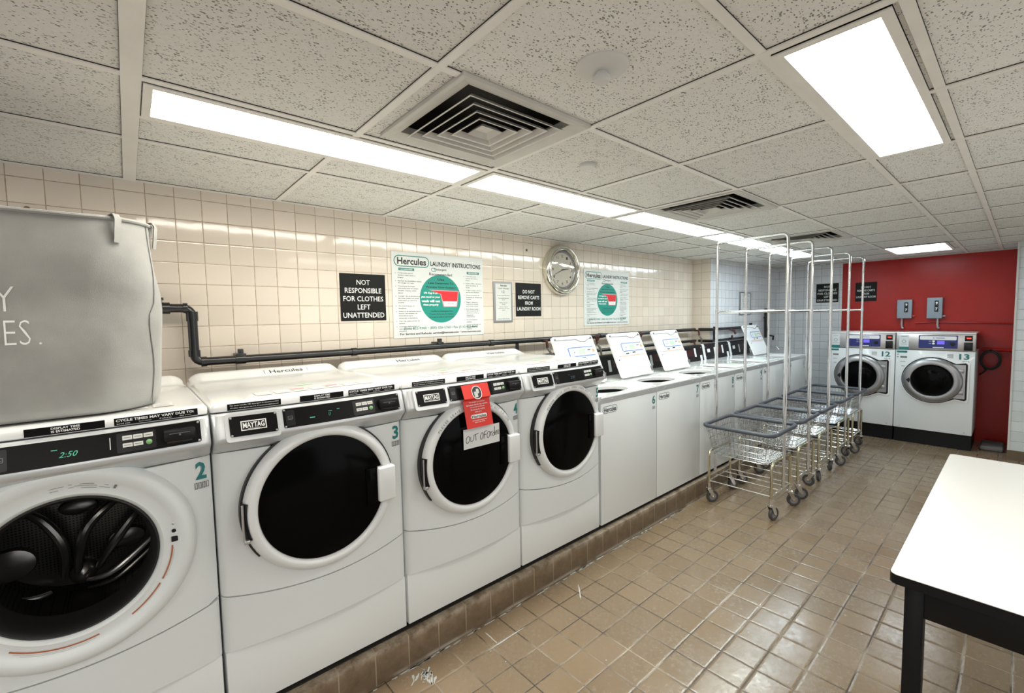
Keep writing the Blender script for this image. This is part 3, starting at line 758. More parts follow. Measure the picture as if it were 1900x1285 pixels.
    # ---- round glass door
    if kind == 'glass':
        zd = .893; rr = .274
        prof = [(rr+.004, -.020), (rr+.002, -.045), (rr-.004, -.060), (rr-.014, -.070), (rr-.026, -.074), (rr-.034, -.072), (rr-.040, -.067), (rr-.043, -.060), (rr-.044, -.05)]
        door = put(MB().lathe(prof, (0, 0, zd), 'y', 96), 'door', M['ring'])
        put(MB().lathe([(rr-.0425, -.052), (rr-.044, -.062), (.20, -.068), (.14, -.074), (.07, -.077), (.0001, -.078)], (0, 0, zd), 'y', 72), 'glass', M['glassblk'], door)
        put(MB().lathe([(rr+.009, -.0), (rr+.009, -.037), (rr+.001, -.038)], (0, 0, zd), 'y', 72, math.radians(-30), math.radians(215)), 'door_gasket', M['rubber'], door)
        mb = MB().lathe([(rr+.0065, -.030), (rr+.0065, -.050), (rr-.004, -.064), (rr-.008, -.068)], (0, 0, zd), 'y', 14, math.radians(170), math.radians(198)); hg = put(mb, 'hinge', M['blackp'], door)
        mb = MB().tube([(-rr-.002, -.060, zd-.085+.0), (-rr-.004, -.062, zd-.04), (-rr-.003, -.060, zd+.045)], .004, 8); mb.box(-rr-.004, -rr+.014, -.070, -.050, zd-.092, zd-.078, .003); put(mb, 'hinge_pin', M['steel'], door)
        # handle: block flush with the ring, pocket beside it
        mb = MB().box(.196, .268, -.096, -.050, zd-.073, zd+.068, .007, 3); put(mb, 'handle', M['ring'], door)
        mb = MB().box(.150, .199, -.0795, -.060, zd-.076, zd+.071, .004, 2); put(mb, 'handle_pocket', M['glassblk'], door)
        if number in '45':
            mb = MB(); s_ = 'PLEASE LEAVE DOOR OPEN WHEN NOT IN USE'; R_ = rr-.020
            for i_, ch in enumerate(s_):
                if ch == ' ': continue
                u0 = -.235+.0128*i_; wd = .0085 if ch not in 'I' else .002
                text(mb, ch, u0, u0+wd, -.006, .006, lambda u, v: ((R_+v)*math.cos(PI/2-u/R_), -.0742-.0006, zd+(R_+v)*math.sin(PI/2-u/R_)))
            put(mb, 'door_lettering', M['inkgrey'], door, smooth=0)
    return t

ML = ['front-loading washer numbered 2 with its drum open to view, under the canvas hamper',
      'front-loading washer numbered 3 with a white-ringed black glass door',
      'front-loading washer numbered 4 with a red tag and a note on its door',
      'front-loading washer numbered 5, last of the front loaders along the left wall']
for i, (num, kd) in enumerate((('2', 'open'), ('3', 'glass'), ('4', 'glass'), ('5', 'glass'))): machine(i, num, kd, ML[i])

# ---- red tag and out of order note on washer 4
c4 = GAPS[2]+.3475
org = (1.235, YM-.078, 1.05)
tagp = thing('warning_tag', 'red vinyl tag with white writing hanging over the control panel of washer 4', 'tag', org)
def tagf(u, v, o=0.):   # drapes over the console then hangs
    z = v; y = -.0625-.004 if z > 1.166 else -.0665-(1.166-z)*.16
    if z > 1.172: y = -.055+(z-1.176)/(.072)*.025-.0165-.012
    return (u, YM+y+.55*bul(u-c4)*1.0-o, z)
def TAG(u0, u1, v0, v1, mb, o, nu=6, nv=16):
    mb.grid(lambda a, b: tagf(u0+(u1-u0)*a+(v0+(v1-v0)*b-1.15)*-.06, v0+(v1-v0)*b, o), nu, nv)
mb = MB(); TAG(1.158, 1.312, 1.045, 1.247, mb, 0); TAG(1.158, 1.312, 1.045, 1.247, mb, -.0012); mb.build('sheet', M['tagred'], tagp, org, smooth=30, normals=False)
tf = lambda o: (lambda u, v: tagf(u+(v-1.15)*-.06, v, o))
mb = MB(); outline(mb, 1.235, 1.208, .056, .060, .026, .003, tf(.0012), 6); 
lines(mb, ['We apologize, our technicians', 'have been sent for this machine.', 'It is currently out of service.', 'Do not use this machine,', 'please call us'], 1.235, 1.166, .0068, .0048, .125, tf(.0012), .02)
mb.prism(rrect(1.235, 1.096, .094, .018, .0088, 4), lambda u, v, d: tf(d)(u, v), .0004, .0012)
lines(mb, ['service@hercnet.com', '(800) 526-5760'], 1.235, 1.080, .0055, .0035, .085, tf(.0012), .02)
mb.build('lettering', M['whiteink'], tagp, org, smooth=0)
mb = MB(); vs = rrect(1.235, 1.208, .050, .054, .024, 6); mb.add([tf(.0014)(*p) for p in vs], [list(range(len(vs)))]); mb.build('emblem', M['ink'], tagp, org, smooth=0)
mb = MB(); mb.add([tf(.0018)(*p) for p in rrect(1.228, 1.200, .020, .026, .003)], [list(range(24))]); mb.add([tf(.0018)(*p) for p in rrect(1.240, 1.214, .016, .022, .006)], [list(range(24))]); mb.build('emblem_figure', M['pale'], tagp, org, smooth=0)
mb = MB(); text(mb, 'Hercules', 1.193, 1.277, 1.089, 1.103, tf(.0016), .02); mb.build('logo', M['ink'], tagp, org, smooth=0)
org = (1.262, YM-.085, .94)
nt = thing('paper_note', 'white note with handwritten OUT OF ORDER taped to the glass of washer 4', 'note', org)
def nf(o):
    def f(u, v):
        uu = 1.156+(u)*.216; return (uu, YM-.0835-o, .944+v*.094+(.0)*u)
    return f
mb = MB(); mb.box(1.156, 1.372, YM-.0835, YM-.0829, .944, 1.038); mb.build('paper', M['sticker'], nt, org, smooth=0)
mb = MB(); S0 = .0016
def stroke(pts, closed=False): mb.tube([nf(.0004)(*p) for p in pts], S0, 4, closed)
def oval(cx, cy, rx, ry): stroke([(cx+rx*math.cos(2*PI*i/12)+.25*ry*math.sin(2*PI*i/12)*.3, cy+ry*math.sin(2*PI*i/12)) for i in range(12)], True)
oval(.11, .46, .045, .17); stroke([(.19, .58), (.18, .38), (.22, .33), (.26, .40), (.28, .60)]); stroke([(.32, .64), (.33, .34)]); stroke([(.26, .63), (.40, .68)])
oval(.49, .50, .038, .17); stroke([(.56, .68), (.55, .34)]); stroke([(.56, .68), (.63, .72)]); stroke([(.56, .53), (.62, .55)])
oval(.68, .50, .04, .17); stroke([(.745, .62), (.75, .40)]); stroke([(.745, .56), (.80, .64)]); oval(.825, .47, .028, .09); stroke([(.855, .86), (.86, .40)])
stroke([(.90, .48), (.925, .56), (.91, .63), (.885, .55), (.89, .42), (.92, .42)]); stroke([(.945, .40), (.95, .64), (.975, .62), (.97, .53), (.95, .52), (.985, .40)])
mb.build('handwriting', M['ink'], nt, org, smooth=30)

# ================================================================ canvas hamper on washer 2
org = (-.233, -.60, 1.288)
hp = thing('laundry_hamper', 'soft grey canvas laundry hamper with thin white lettering, standing on washer 2', 'laundry hamper', org)
hx0, hx1, hy0, hy1 = -.560, .083, -.895, -.31
def hplan(sc, r, n=14):
    cx, cy = (hx0+hx1)/2, (hy0+hy1)/2; pts = []
    for x, y in rrect(cx, cy, (hx1-hx0)*sc, (hy1-hy0)*sc, r, n): pts.append((x, y))
    return pts
def hring(z, off=0.):
    k = (z-1.29)/.585; sc = .985+.02*math.sin(PI*min(1, max(0, k)))-.02*(1-min(1, k*6)); pts = []
    P_ = hplan(sc, .165); n = len(P_)
    for i, (x, y) in enumerate(P_):
        a = 2*PI*i/n; d = Vector((x-(hx0+hx1)/2, y-(hy0+hy1)/2)).normalized()
        wob = .007*math.sin(3*a+5*k)+.005*math.sin(7*a-9*k+1)+.004*math.sin(13*k+2*a)
        wob *= math.sin(PI*min(1, max(.0, k)))
        droop = 0
        pts.append((x+d.x*(wob+off), y+d.y*(wob+off), z+(.0+.012*math.sin(a+2.0))*k))
    return pts
zs = [1.2885, 1.292, 1.302, 1.32, 1.36, 1.40, 1.45, 1.50, 1.55, 1.60, 1.65, 1.70, 1.75, 1.80, 1.84, 1.862, 1.872, 1.876]
offs = [-.035, -.014, -.004]+[0]*13+[-.002, -.008]
mb = MB(); R_ = [hring(z, o) for z, o in zip(zs, offs)]
R_ += [hring(1.870, -.014), hring(1.80, -.014), hring(1.5, -.016), hring(1.31, -.02)]; n = len(R_[0])
mb.add([p for r in R_ for p in r], [[j*n+i, j*n+(i+1) % n, (j+1)*n+(i+1) % n, (j+1)*n+i] for j in range(len(R_)-1) for i in range(n)])
mb.f.append(list(range(n))[::-1]); mb.f.append([(len(R_)-1)*n+i for i in range(n)])
body = mb.build('body', M['canvas'], hp, org, smooth=60)
body_pts = {z: r for z, r in zip(zs, R_)}
mb = MB(); mb.tube(hring(1.871, .001), .0065, 8, True); mb.build('rim_piping', M['canvas'], hp, org)
def nearest(x, y, z):
    r = hring(z, .002); i = min(range(len(r)), key=lambda i: (r[i][0]-x)**2+(r[i][1]-y)**2); return r[i]
for (sx, sy) in ((.043, -.80),):
    pts = [nearest(sx+.012*(i/16), sy, 1.30+.57*i/16) for i in range(17)]; mb = MB(); mb.tube(pts, .0014, 6); mb.build('side_seam', M['inkgrey'], hp, org)
for (sx, sy) in ((-.005, -.88), (.075, -.76)):
    q = nearest(sx, sy, 1.86); d = Vector((q[0]-(-.24), q[1]-(-.60), 0)).normalized(); b_ = Vector(q); tv = Vector((-d.y, d.x, 0))
    mb = MB(); pr = [b_-d*.02+Vector((0, 0, -.03)), b_-d*.012+Vector((0, 0, .018)), b_+d*.006+Vector((0, 0, .024)), b_+d*.014+Vector((0, 0, .010)), b_+d*.010+Vector((0, 0, -.03)), b_+d*.006+Vector((0, 0, -.062))]
    mb.add([p+tv*s_*.010 for p in pr for s_ in (-1, 1)], [[2*i, 2*i+1, 2*i+3, 2*i+2] for i in range(5)])
    mb.add([p+tv*s_*.010+d*.003 for p in pr for s_ in (-1, 1)], [[2*i, 2*i+1, 2*i+3, 2*i+2] for i in range(5)]); mb.build('handle_loop', M['canvas'], hp, org, smooth=60)
def hfront(u, v):
    r = hring(v, .0018); best = None
    for i in range(len(r)):
        a, b = r[i], r[(i+1) % len(r)]
        if a[1] < -.75 and b[1] < -.75 and min(a[0], b[0]) <= u <= max(a[0], b[0]) and abs(a[0]-b[0]) > 1e-6:
            k = (u-a[0])/(b[0]-a[0]); best = a[1]+k*(b[1]-a[1])
    return (u, (best if best is not None else -.893)-.003, v)
mb = MB()
def thin(txt, u1, h, z0, w_):
    text(mb, txt, u1-w_, u1, z0, z0+h, hfront, -.018)
thin('DIRTY', -.227, .067, 1.600, .20); thin('CLOTHES', -.203, .068, 1.508, .25); mb.disc(hfront(-.185, 1.511), .0030, 'y', 10)
mb.build('lettering', M['whiteink'], hp, org, smooth=0)

# ================================================================ pipes on the left wall
YP = -.075
org = (.235, YP, 1.5)
pp = thing('wall_pipe', 'thick black painted pipe running along the left wall above the washers', 'pipe', (2.7, YP, 1.365))
org = (2.7, YP, 1.365)
def bend(a, b, c, r, n=6):
    a, b, c = Vector(a), Vector(b), Vector(c); d1 = (a-b).normalized(); d2 = (c-b).normalized(); out = []
    for i in range(n+1):
        t_ = i/n; p = (b+d1*r)*(1-t_)**2+b*2*t_*(1-t_)+(b+d2*r)*t_**2; out.append(tuple(p))
    return out
pts = [(.06, YP, 1.632)]+bend((.06, YP, 1.632), (.238, YP, 1.632), (.238, YP, 1.372), .045)+bend((.238, YP, 1.632), (.238, YP, 1.372), (.5, YP, 1.372), .045)+[(5.20, YP, 1.372)]
MB().tube(pts, .0205, 16).build('pipe', M['blackpipe'], pp, org)
for p0, p1 in (((.205, YP, 1.632), (.222, YP, 1.632)), ((.238, YP, 1.615), (.238, YP, 1.57)), ((.238, YP, 1.43), (.238, YP, 1.40)), ((.262, YP, 1.372), (.285, YP, 1.372)), ((.405, YP, 1.372), (.45, YP, 1.372)), ((1.0, YP, 1.372), (1.03, YP, 1.372)), ((2.04, YP, 1.372), (2.08, YP, 1.372)), ((3.35, YP, 1.372), (3.40, YP, 1.372))): MB().tube([p0, p1], .0245, 16).build('coupling', M['blackpipe'], pp, org)

mb = MB(); mb.tube([(.055, YP, 1.632), (.155, YP, 1.632)], .027, 16); mb.tube([(.105, YP, 1.62), (.105, YP, 1.668)], .024, 16); mb.tube([(.105, YP, 1.668), (.105, YP, 1.680)], .030, 16); mb.build('tee_fitting', M['blackpipe'], pp, org)
for x in (.43, 1.61): MB().box(x-.022, x+.022, YP-.02, -.001, 1.385, 1.402, .003).box(x-.012, x+.012, YP-.014, YP+.014, 1.39, 1.425, .003).build('pipe_hanger', M['blackpipe'], pp, org)
# lower water line with valves and hoses behind the top loaders
org = (3.9, YP, 1.235)
lp = thing('water_pipe', 'lower black water pipe behind the top-loading washers', 'pipe', org)
MB().tube([(2.3, YP, 1.235), (5.22, YP, 1.235)], .017, 12).build('pipe', M['blackpipe'], lp, org)
for x in (2.5, 3.15, 3.85, 4.55, 5.10):
    for dx, zt_ in ((0, 1.225), (.10, 1.360)):
        if x+dx > 5.2: continue
        MB().tube([(x+dx, YP, zt_), (x+dx, YP-.05, zt_), (x+dx, YP-.06, zt_-.055)], .012, 8).build('valve', M['copper'], lp, org)
        z0 = zt_-.055
        MB().tube([(x+dx, YP-.06, z0), (x+dx+.03, YP-.075, z0-.05), (x+dx+.06, YP-.06, z0-.12), (x+dx+.04, YP-.02, z0-.2)], .011, 8).build('hose', M['braid'], lp, org)
for x in (3.15, 3.85, 4.55):
    MB().lathe([(.028, 0), (.028, -.010), (.006, -.012), (.006, .01)], (x+.10, YP-.055, 1.36), 'y', 12).build('valve_handle', M['copper'], lp, org)
MB().tube([(2.32, YP, 1.24), (2.32, YP, 1.355)], .014, 8).build('riser', M['blackpipe'], lp, org)
# manifold in front of the recessed wall
org = (5.95, -.30, 1.30)
mf = thing('pipe_manifold', 'black pipe frame with red valves on the white recessed wall', 'pipe', org)
mb = MB(); mb.tube([(5.345, -.255, 1.225), (5.345, -.255, 1.405)], .019, 12); mb.tube([(5.345, -.255, 1.372), (6.48, -.255, 1.372)], .018, 12); mb.tube([(5.345, -.255, 1.235), (6.48, -.255, 1.235)], .016, 12); mb.tube([(6.42, -.255, 1.235), (6.42, -.255, 1.425)], .019, 12)
mb.tube([(5.245, YP-.03, 1.372), (5.262, -.262, 1.372), (5.345, -.255, 1.372)], .018, 12); mb.tube([(5.245, YP-.03, 1.235), (5.262, -.262, 1.235), (5.345, -.255, 1.235)], .016, 12); mb.build('pipe', M['blackpipe'], mf, org)
mb = MB()
for x in (5.75, 6.15): mb.tube([(x, -.255, 1.36), (x+.03, -.30, 1.34), (x+.05, -.31, 1.30)], .013, 8); mb.tube([(x, -.255, 1.24), (x-.02, -.30, 1.25), (x-.05, -.31, 1.28)], .013, 8)
mb.build('valve', M['copper'], mf, org)
# standpipe hanging on the recessed wall
org = (6.98, -.29, 1.40)
sp_ = thing('hose_bib_riser', 'short vertical black pipe with a shutoff on the white wall beside the last top loader', 'pipe', org)
MB().tube([(6.98, -.255, 1.62), (6.99, -.255, 1.20)], .030, 12).build('pipe', M['blackpipe'], sp_, org)
mb = MB().tube([(6.90, -.255, 1.49), (7.06, -.255, 1.49)], .012, 10); mb.tube([(6.99, -.255, 1.24), (7.04, -.33, 1.22), (7.02, -.33, 1.17)], .014, 8); mb.build('shutoff', M['blackp'], sp_, org)
org = (6.95, -.30, 1.07)
fc = thing('tap', 'small chrome tap on the white wall behind the last top-loading washer', 'tap', org)
MB().tube([(6.90, -.216, 1.075), (6.90, -.34, 1.085), (6.90, -.42, 1.08), (6.90, -.45, 1.04)], .010, 10).build('spout', M['steel'], fc, org)
mb = MB(); mb.lathe([(.022, -.216), (.022, -.226), (.0001, -.228)], (6.90, 0, 1.075), 'y', 14); mb.box(6.87, 6.93, -.36, -.35, 1.105, 1.112, .002); mb.tube([(6.90, -.355, 1.085), (6.90, -.355, 1.105)], .006, 8); mb.build('handle', M['steel'], fc, org)

# ================================================================ wall signs
def sign(x0, x1, z0, z1, y, name, label, cat, rows, h, gap, wid, vtop, bold, group, fx=None, org=None, board='signblk', ink='whiteink', frame=None):
    t = thing(name, label, cat, org or ((x0+x1)/2, y, z0), 0, group)
    o_ = org or ((x0+x1)/2, y, z0)
    MB().box(x0, x1, y-.004, y-.0003, z0, z1, .001, 1).build('board', M[board], t, o_, smooth=0)
    mb = MB(); lines(mb, rows, (x0+x1)/2, vtop, h, gap, wid, wallfn(y-.0048), bold); mb.build('lettering', M[ink], t, o_, smooth=0)
    return t
NR = ['NOT', 'RESPONSIBLE', 'FOR CLOTHES', 'LEFT', 'UNATTENDED']; DN = ['DO NOT', 'REMOVE CARTS', 'FROM', 'LAUNDRY ROOM']
sign(.974, 1.263, 1.556, 1.844, 0, 'wall_sign', 'black NOT RESPONSIBLE FOR CLOTHES sign on the cream tiles left of the poster', 'sign', NR, .031, .0195, .262, 1.808, .006, 'black wall signs')
sign(2.378, 2.664, 1.567, 1.838, 0, 'wall_sign', 'black DO NOT REMOVE CARTS sign on the cream tiles left of the clock', 'sign', DN, .029, .0175, .262, 1.782, .008, 'black wall signs')
def back_sign(ya, yb, z0, z1, rows, h, gap, vtop, label):
    X = 7.5; yc_ = (ya+yb)/2; hw = abs(yb-ya)/2; o_ = (X, yc_, z0)
    t = thing('wall_sign', label, 'sign', o_, 0, 'black wall signs')
    MB().box(X-.004, X-.0003, min(ya, yb), max(ya, yb), z0, z1, .001, 1).build('board', M['signblk'], t, o_, smooth=0)
    mb = MB(); lines(mb, rows, 0, vtop, h, gap, hw*2*.9, lambda u, v: (X-.0048, yc_-u, v), .02); mb.build('lettering', M['btn'], t, o_, smooth=0)
back_sign(-.724, -.990, 1.687, 1.952, NR, .029, .018, 1.922, 'black NOT RESPONSIBLE FOR CLOTHES sign on the far white wall')
back_sign(-1.178, -1.406, 1.687, 1.940, DN, .027, .016, 1.888, 'black sign reading DO NOT REMOVE CARTS FROM LAUNDRY ROOM, on the red wall')

def poster(x0, x1, z0, z1, y, label):
    o_ = ((x0+x1)/2, y, z0); W_, H_ = x1-x0, z1-z0
    t = thing('instruction_poster', label, 'poster', o_, 0, 'laundry instruction posters')
    MB().box(x0, x1, y-.005, y-.0003, z0, z1, .001, 1).build('board', M['poster'], t, o_, smooth=0)
    U = lambda a: x0+a*W_; V = lambda b: z0+b*H_
    f0, f1, f2, f3_ = wallfn(y-.0056), wallfn(y-.0060), wallfn(y-.0064), wallfn(y-.0068)
    # headings, logo
    mb = MB(); text(mb, 'Hercules', U(.055), U(.345), V(.855), V(.935), f0, .03); mb.build('logo', M['ink'], t, o_, smooth=0)
    mb = MB(); text(mb, 'LAUNDRY INSTRUCTIONS', U(.39), U(.97), V(.858), V(.915), f0, .028); mb.build('title', M['ink'], t, o_, smooth=0); mb = MB()
    lines(mb, ['Detergent', 'Recommended'], U(.5), V(.835), H_*.034, H_*.022, W_*.25, f0, .015); mb.build('subtitle', M['ink'], t, o_, smooth=0); mb = MB()
    text(mb, 'For Service and Refunds: service@hercnet.com \u2022 www.hercnet.com', U(.06), U(.96), V(.030), V(.062), f0, .03)
    mb.build('contact_line', M['ink'], t, o_, smooth=0)
    mb = MB(); outline(mb, U(.20), V(.895), W_*.355, H_*.130, H_*.064, H_*.010, f0, 8); text(mb, '(516) 822-9300 \u2022 (800) 526-5760 \u2022 Fax (516) 822-8643', U(.10), U(.92), V(.088), V(.128), f0, .012)
    rect(mb, U(.065), U(.22), V(.785), V(.815), f0); rect(mb, U(.80), U(.95), V(.785), V(.815), f0); outline(mb, U(.425), V(.815), W_*.055, H_*.045, H_*.02, H_*.006, f0)
    mb.build('teal_print', M['teal'], t, o_, smooth=0)
    mb = MB(); text(mb, 'LAVADORA', U(.08), U(.205), V(.792), V(.808), f1, .02); text(mb, 'SECADORA', U(.815), U(.935), V(.792), V(.808), f1, .02); mb.build('caption', M['whiteink'], t, o_, smooth=0)
    mb = MB()
    LT = [['Compruebe que el', 'tambor este vacio y', 'limpio'], ['Revise los bolsillos antes', 'de cargar la ropa'], ['Clasifique la ropa', 'adecuada para un mejor', 'lavado y para evitar', 'danos'], ['Cargar de la lavadora sin', 'apretar hasta el nivel', 'adecuado y cierre la', 'puerta'], ['No sobrecargue la', 'lavadora'], ['Inserte la tarjeta en el', 'lector de tarjeta de', 'lavanderia para', 'encender la lavadora'], ['Tipo de seleccionar el', 'ajuste'], ['Consejo adicionales en', 'calcomania en la', 'lavadora']]
    RT = [['Compruebe que el', 'tambor este vacio y', 'limpio'], ['Limpie el filtro de pelusa', 'antes de iniciar el', 'lavado'], ['Cargar la ropa y cierre la', 'puerta de la secadora'], ['Inserte la tarjeta de', 'lavanderia en el lector de', 'tarjetas'], ['Elegir o ajuste la', 'temperatura deseada', 'para iniciar secado'], ['Para obtener secado', 'abrir la puerta de la', 'secadora y vuelva a', 'seleccionar', 'completamente'], ['No sobrecargue la', 'secadora'], ['Consejo adicionales en', 'calcomania en la', 'lavadora']]
    for side, T_ in ((.055, LT), (.785, RT)):
        v = .765
        for par in T_:
            mb.disc((U(side-.022), y-.0056, V(v-.012)), W_*.0035, 'y', 6)
            for s_ in par:
                w_ = min(.235 if side < .5 else .195, .0092*len(s_)*(1 if side < .5 else .85)); text(mb, s_, U(side), U(side+w_), V(v-.019), V(v-.003), f0, .01); v -= .0255
            v -= .012
    mb.build('instructions', M['ink'], t, o_, smooth=0)
    mb = MB(); mb.disc((U(.495), y-.0056, V(.463)), W_*.226, 'y', 48, H_*.292); mb.build('teal_circle', M['circle'], t, o_, smooth=0)
    mb = MB(); lines(mb, ['Use', 'Less Detergent To', 'Prevent Over-Sudsing'], U(.50), V(.715), H_*.030, H_*.019, W_*.32, f1, .03)
    lines(mb, ['Use Mucho Detergente Para', 'Prevenir El Exceso De Espuma', 'Una taza es todo lo que necesita'], U(.50), V(.322), H_*.020, H_*.016, W_*.28, f1, .02); mb.build('circle_print', M['ink'], t, o_, smooth=0)
    mb = MB(); lines(mb, ["1/4 Cup is all", "you need or your", "wash will not", "rinse properly"], U(.385), V(.545), H_*.030, H_*.017, W_*.205, f1, .04)
    mb.add([f2(U(a), V(b)) for a, b in ((.515, .435), (.675, .435), (.665, .375), (.530, .375))], [[0, 1, 2, 3]]); mb.build('white_print', M['whiteink'], t, o_, smooth=0)
    cup = [(.375, .568), (.690, .560), (.668, .372), (.512, .372), (.498, .525)]
    mb = MB(); mb.add([f1(U(a), V(b)) for a, b in ((.365, .574), (.698, .566), (.674, .366), (.520, .366), (.488, .520))], [[0, 1, 2, 3, 4]]); mb.build('cup_outline', M['pinkink'], t, o_, smooth=0)
    mb = MB(); mb.add([wallfn(y-.0062)(U(a), V(b)) for a, b in ((.395, .562), (.688, .556), (.676, .435), (.515, .435), (.497, .524))], [[0, 1, 2, 3, 4]]); text(mb, '1/4 Cup', U(.56), U(.635), V(.395), V(.413), f3_, .02); mb.build('cup', M['redink'], t, o_, smooth=0)
poster(1.310, 2.048, 1.435, 2.003, 0, 'white laundry instructions poster with teal circle, left of the round clock')
poster(3.222, 3.940, 1.468, 1.998, 0, 'white laundry instructions poster with a teal circle, right of the round clock')

def price(x0, x1, z0, z1, y, label):
    o_ = ((x0+x1)/2, y, z0); W_, H_ = x1-x0, z1-z0
    t = thing('framed_notice', label, 'notice', o_, 0, 'framed price notices')
    MB().box(x0, x1, y-.010, y-.0003, z0, z1, .002, 1).build('frame', M['steeld'], t, o_, smooth=0)
    MB().box(x0+W_*.09, x1-W_*.09, y-.0112, y-.009, z0+H_*.045, z1-H_*.045).build('paper', M['btn'], t, o_, smooth=0)
    f = wallfn(y-.0118); mb = MB(); U = lambda a: x0+a*W_; V = lambda b: z0+b*H_
    text(mb, 'Hercules', U(.34), U(.68), V(.885), V(.935), f, .03); text(mb, 'Cycle Charges', U(.2), U(.8), V(.815), V(.855), f, .01); text(mb, '12', U(.42), U(.56), V(.725), V(.785), f, 0)
    for s_, v, w_ in (('Front Load Washers', .655, .66), ('Normal/Delicate', .585, .58), ('$2.50', .545, .16), ('Extra Rinse', .475, .4), ('$0.25', .435, .16), ('Power Wash', .37, .42), ('additional soil cycle', .33, .6), ('$0.50', .285, .16), ('service and refund information', .075, .62)): text(mb, s_, U(.5-w_/2), U(.5+w_/2), V(v), V(v+.022), f, .01)
    mb.build('lettering', M['ink'], t, o_, smooth=0)
price(2.146, 2.338, 1.523, 1.838, 0, 'small grey-framed price notice on the cream tiles between the poster and a black sign')
price(6.12, 6.50, 1.535, 1.840, -.215, 'grey-framed notice on the far white recessed wall, seen behind the cart racks')

# ================================================================ clock
o_ = (2.905, -.0005, 1.966)
ck = thing('wall_clock', 'round chrome wall clock with a glass front, showing about twenty to three', 'clock', o_)
c = (2.905, 0, 1.966)
MB().lathe([(.2175, 0), (.2175, -.035), (.2125, -.052), (.204, -.061), (.194, -.064), (.188, -.062), (.184, -.056), (.181, -.060), (.176, -.063), (.171, -.060), (.167, -.045), (.165, -.02)], c, 'y', 96).build('chrome_rim', M['clockch'], ck, o_)
MB().lathe([(.168, -.022), (.150, -.017), (.1475, -.016)], c, 'y', 64).build('inner_bezel', M['facerim'], ck, o_)
MB().lathe([(.1475, -.016), (.0001, -.016)], c, 'y', 64).build('dial', M['face'], ck, o_)
mb = MB()
for k in range(1, 13):
    a = PI/2-k*PI/6; x, z = c[0]+.118*math.cos(a), c[2]+.118*math.sin(a); text(mb, str(k), x-.011, x+.011, z-.012, z+.012, wallfn(-.0170), .01)
for k in range(60):
    a = k*PI/30; mb.add([(c[0]+r*math.cos(a+s_), -.0168, c[2]+r*math.sin(a+s_)) for r, s_ in ((.136, -.008), (.143, -.008), (.143, .008), (.136, .008))], [[0, 1, 2, 3]])
mb.build('numerals', M['copper'], ck, o_, smooth=0)
for a, L, wd, nm in ((PI/2-2.72*PI/6, .075, .005, 'hour_hand'), (PI/2-(41/60)*2*PI, .105, .0035, 'minute_hand')):
    d = Vector((math.cos(a), 0, math.sin(a))); q = Vector((-d.z, 0, d.x)); cc = Vector((c[0], -.021, c[2]))
    MB().add([cc-d*.015-q*wd, cc-d*.015+q*wd, cc+d*L+q*wd*.5, cc+d*L-q*wd*.5]+[p+Vector((0, -.001, 0)) for p in (cc-d*.015-q*wd, cc-d*.015+q*wd, cc+d*L+q*wd*.5, cc+d*L-q*wd*.5)], [[0, 1, 2, 3], [4, 7, 6, 5], [0, 4, 5, 1], [1, 5, 6, 2], [2, 6, 7, 3], [3, 7, 4, 0]]).build(nm, M['ink'], ck, o_, smooth=0)
MB().lathe([(.168, -.040), (.12, -.044), (.06, -.047), (.0001, -.048)], c, 'y', 64).add([], []).build('glass', M['glassclk'], ck, o_, smooth=60)

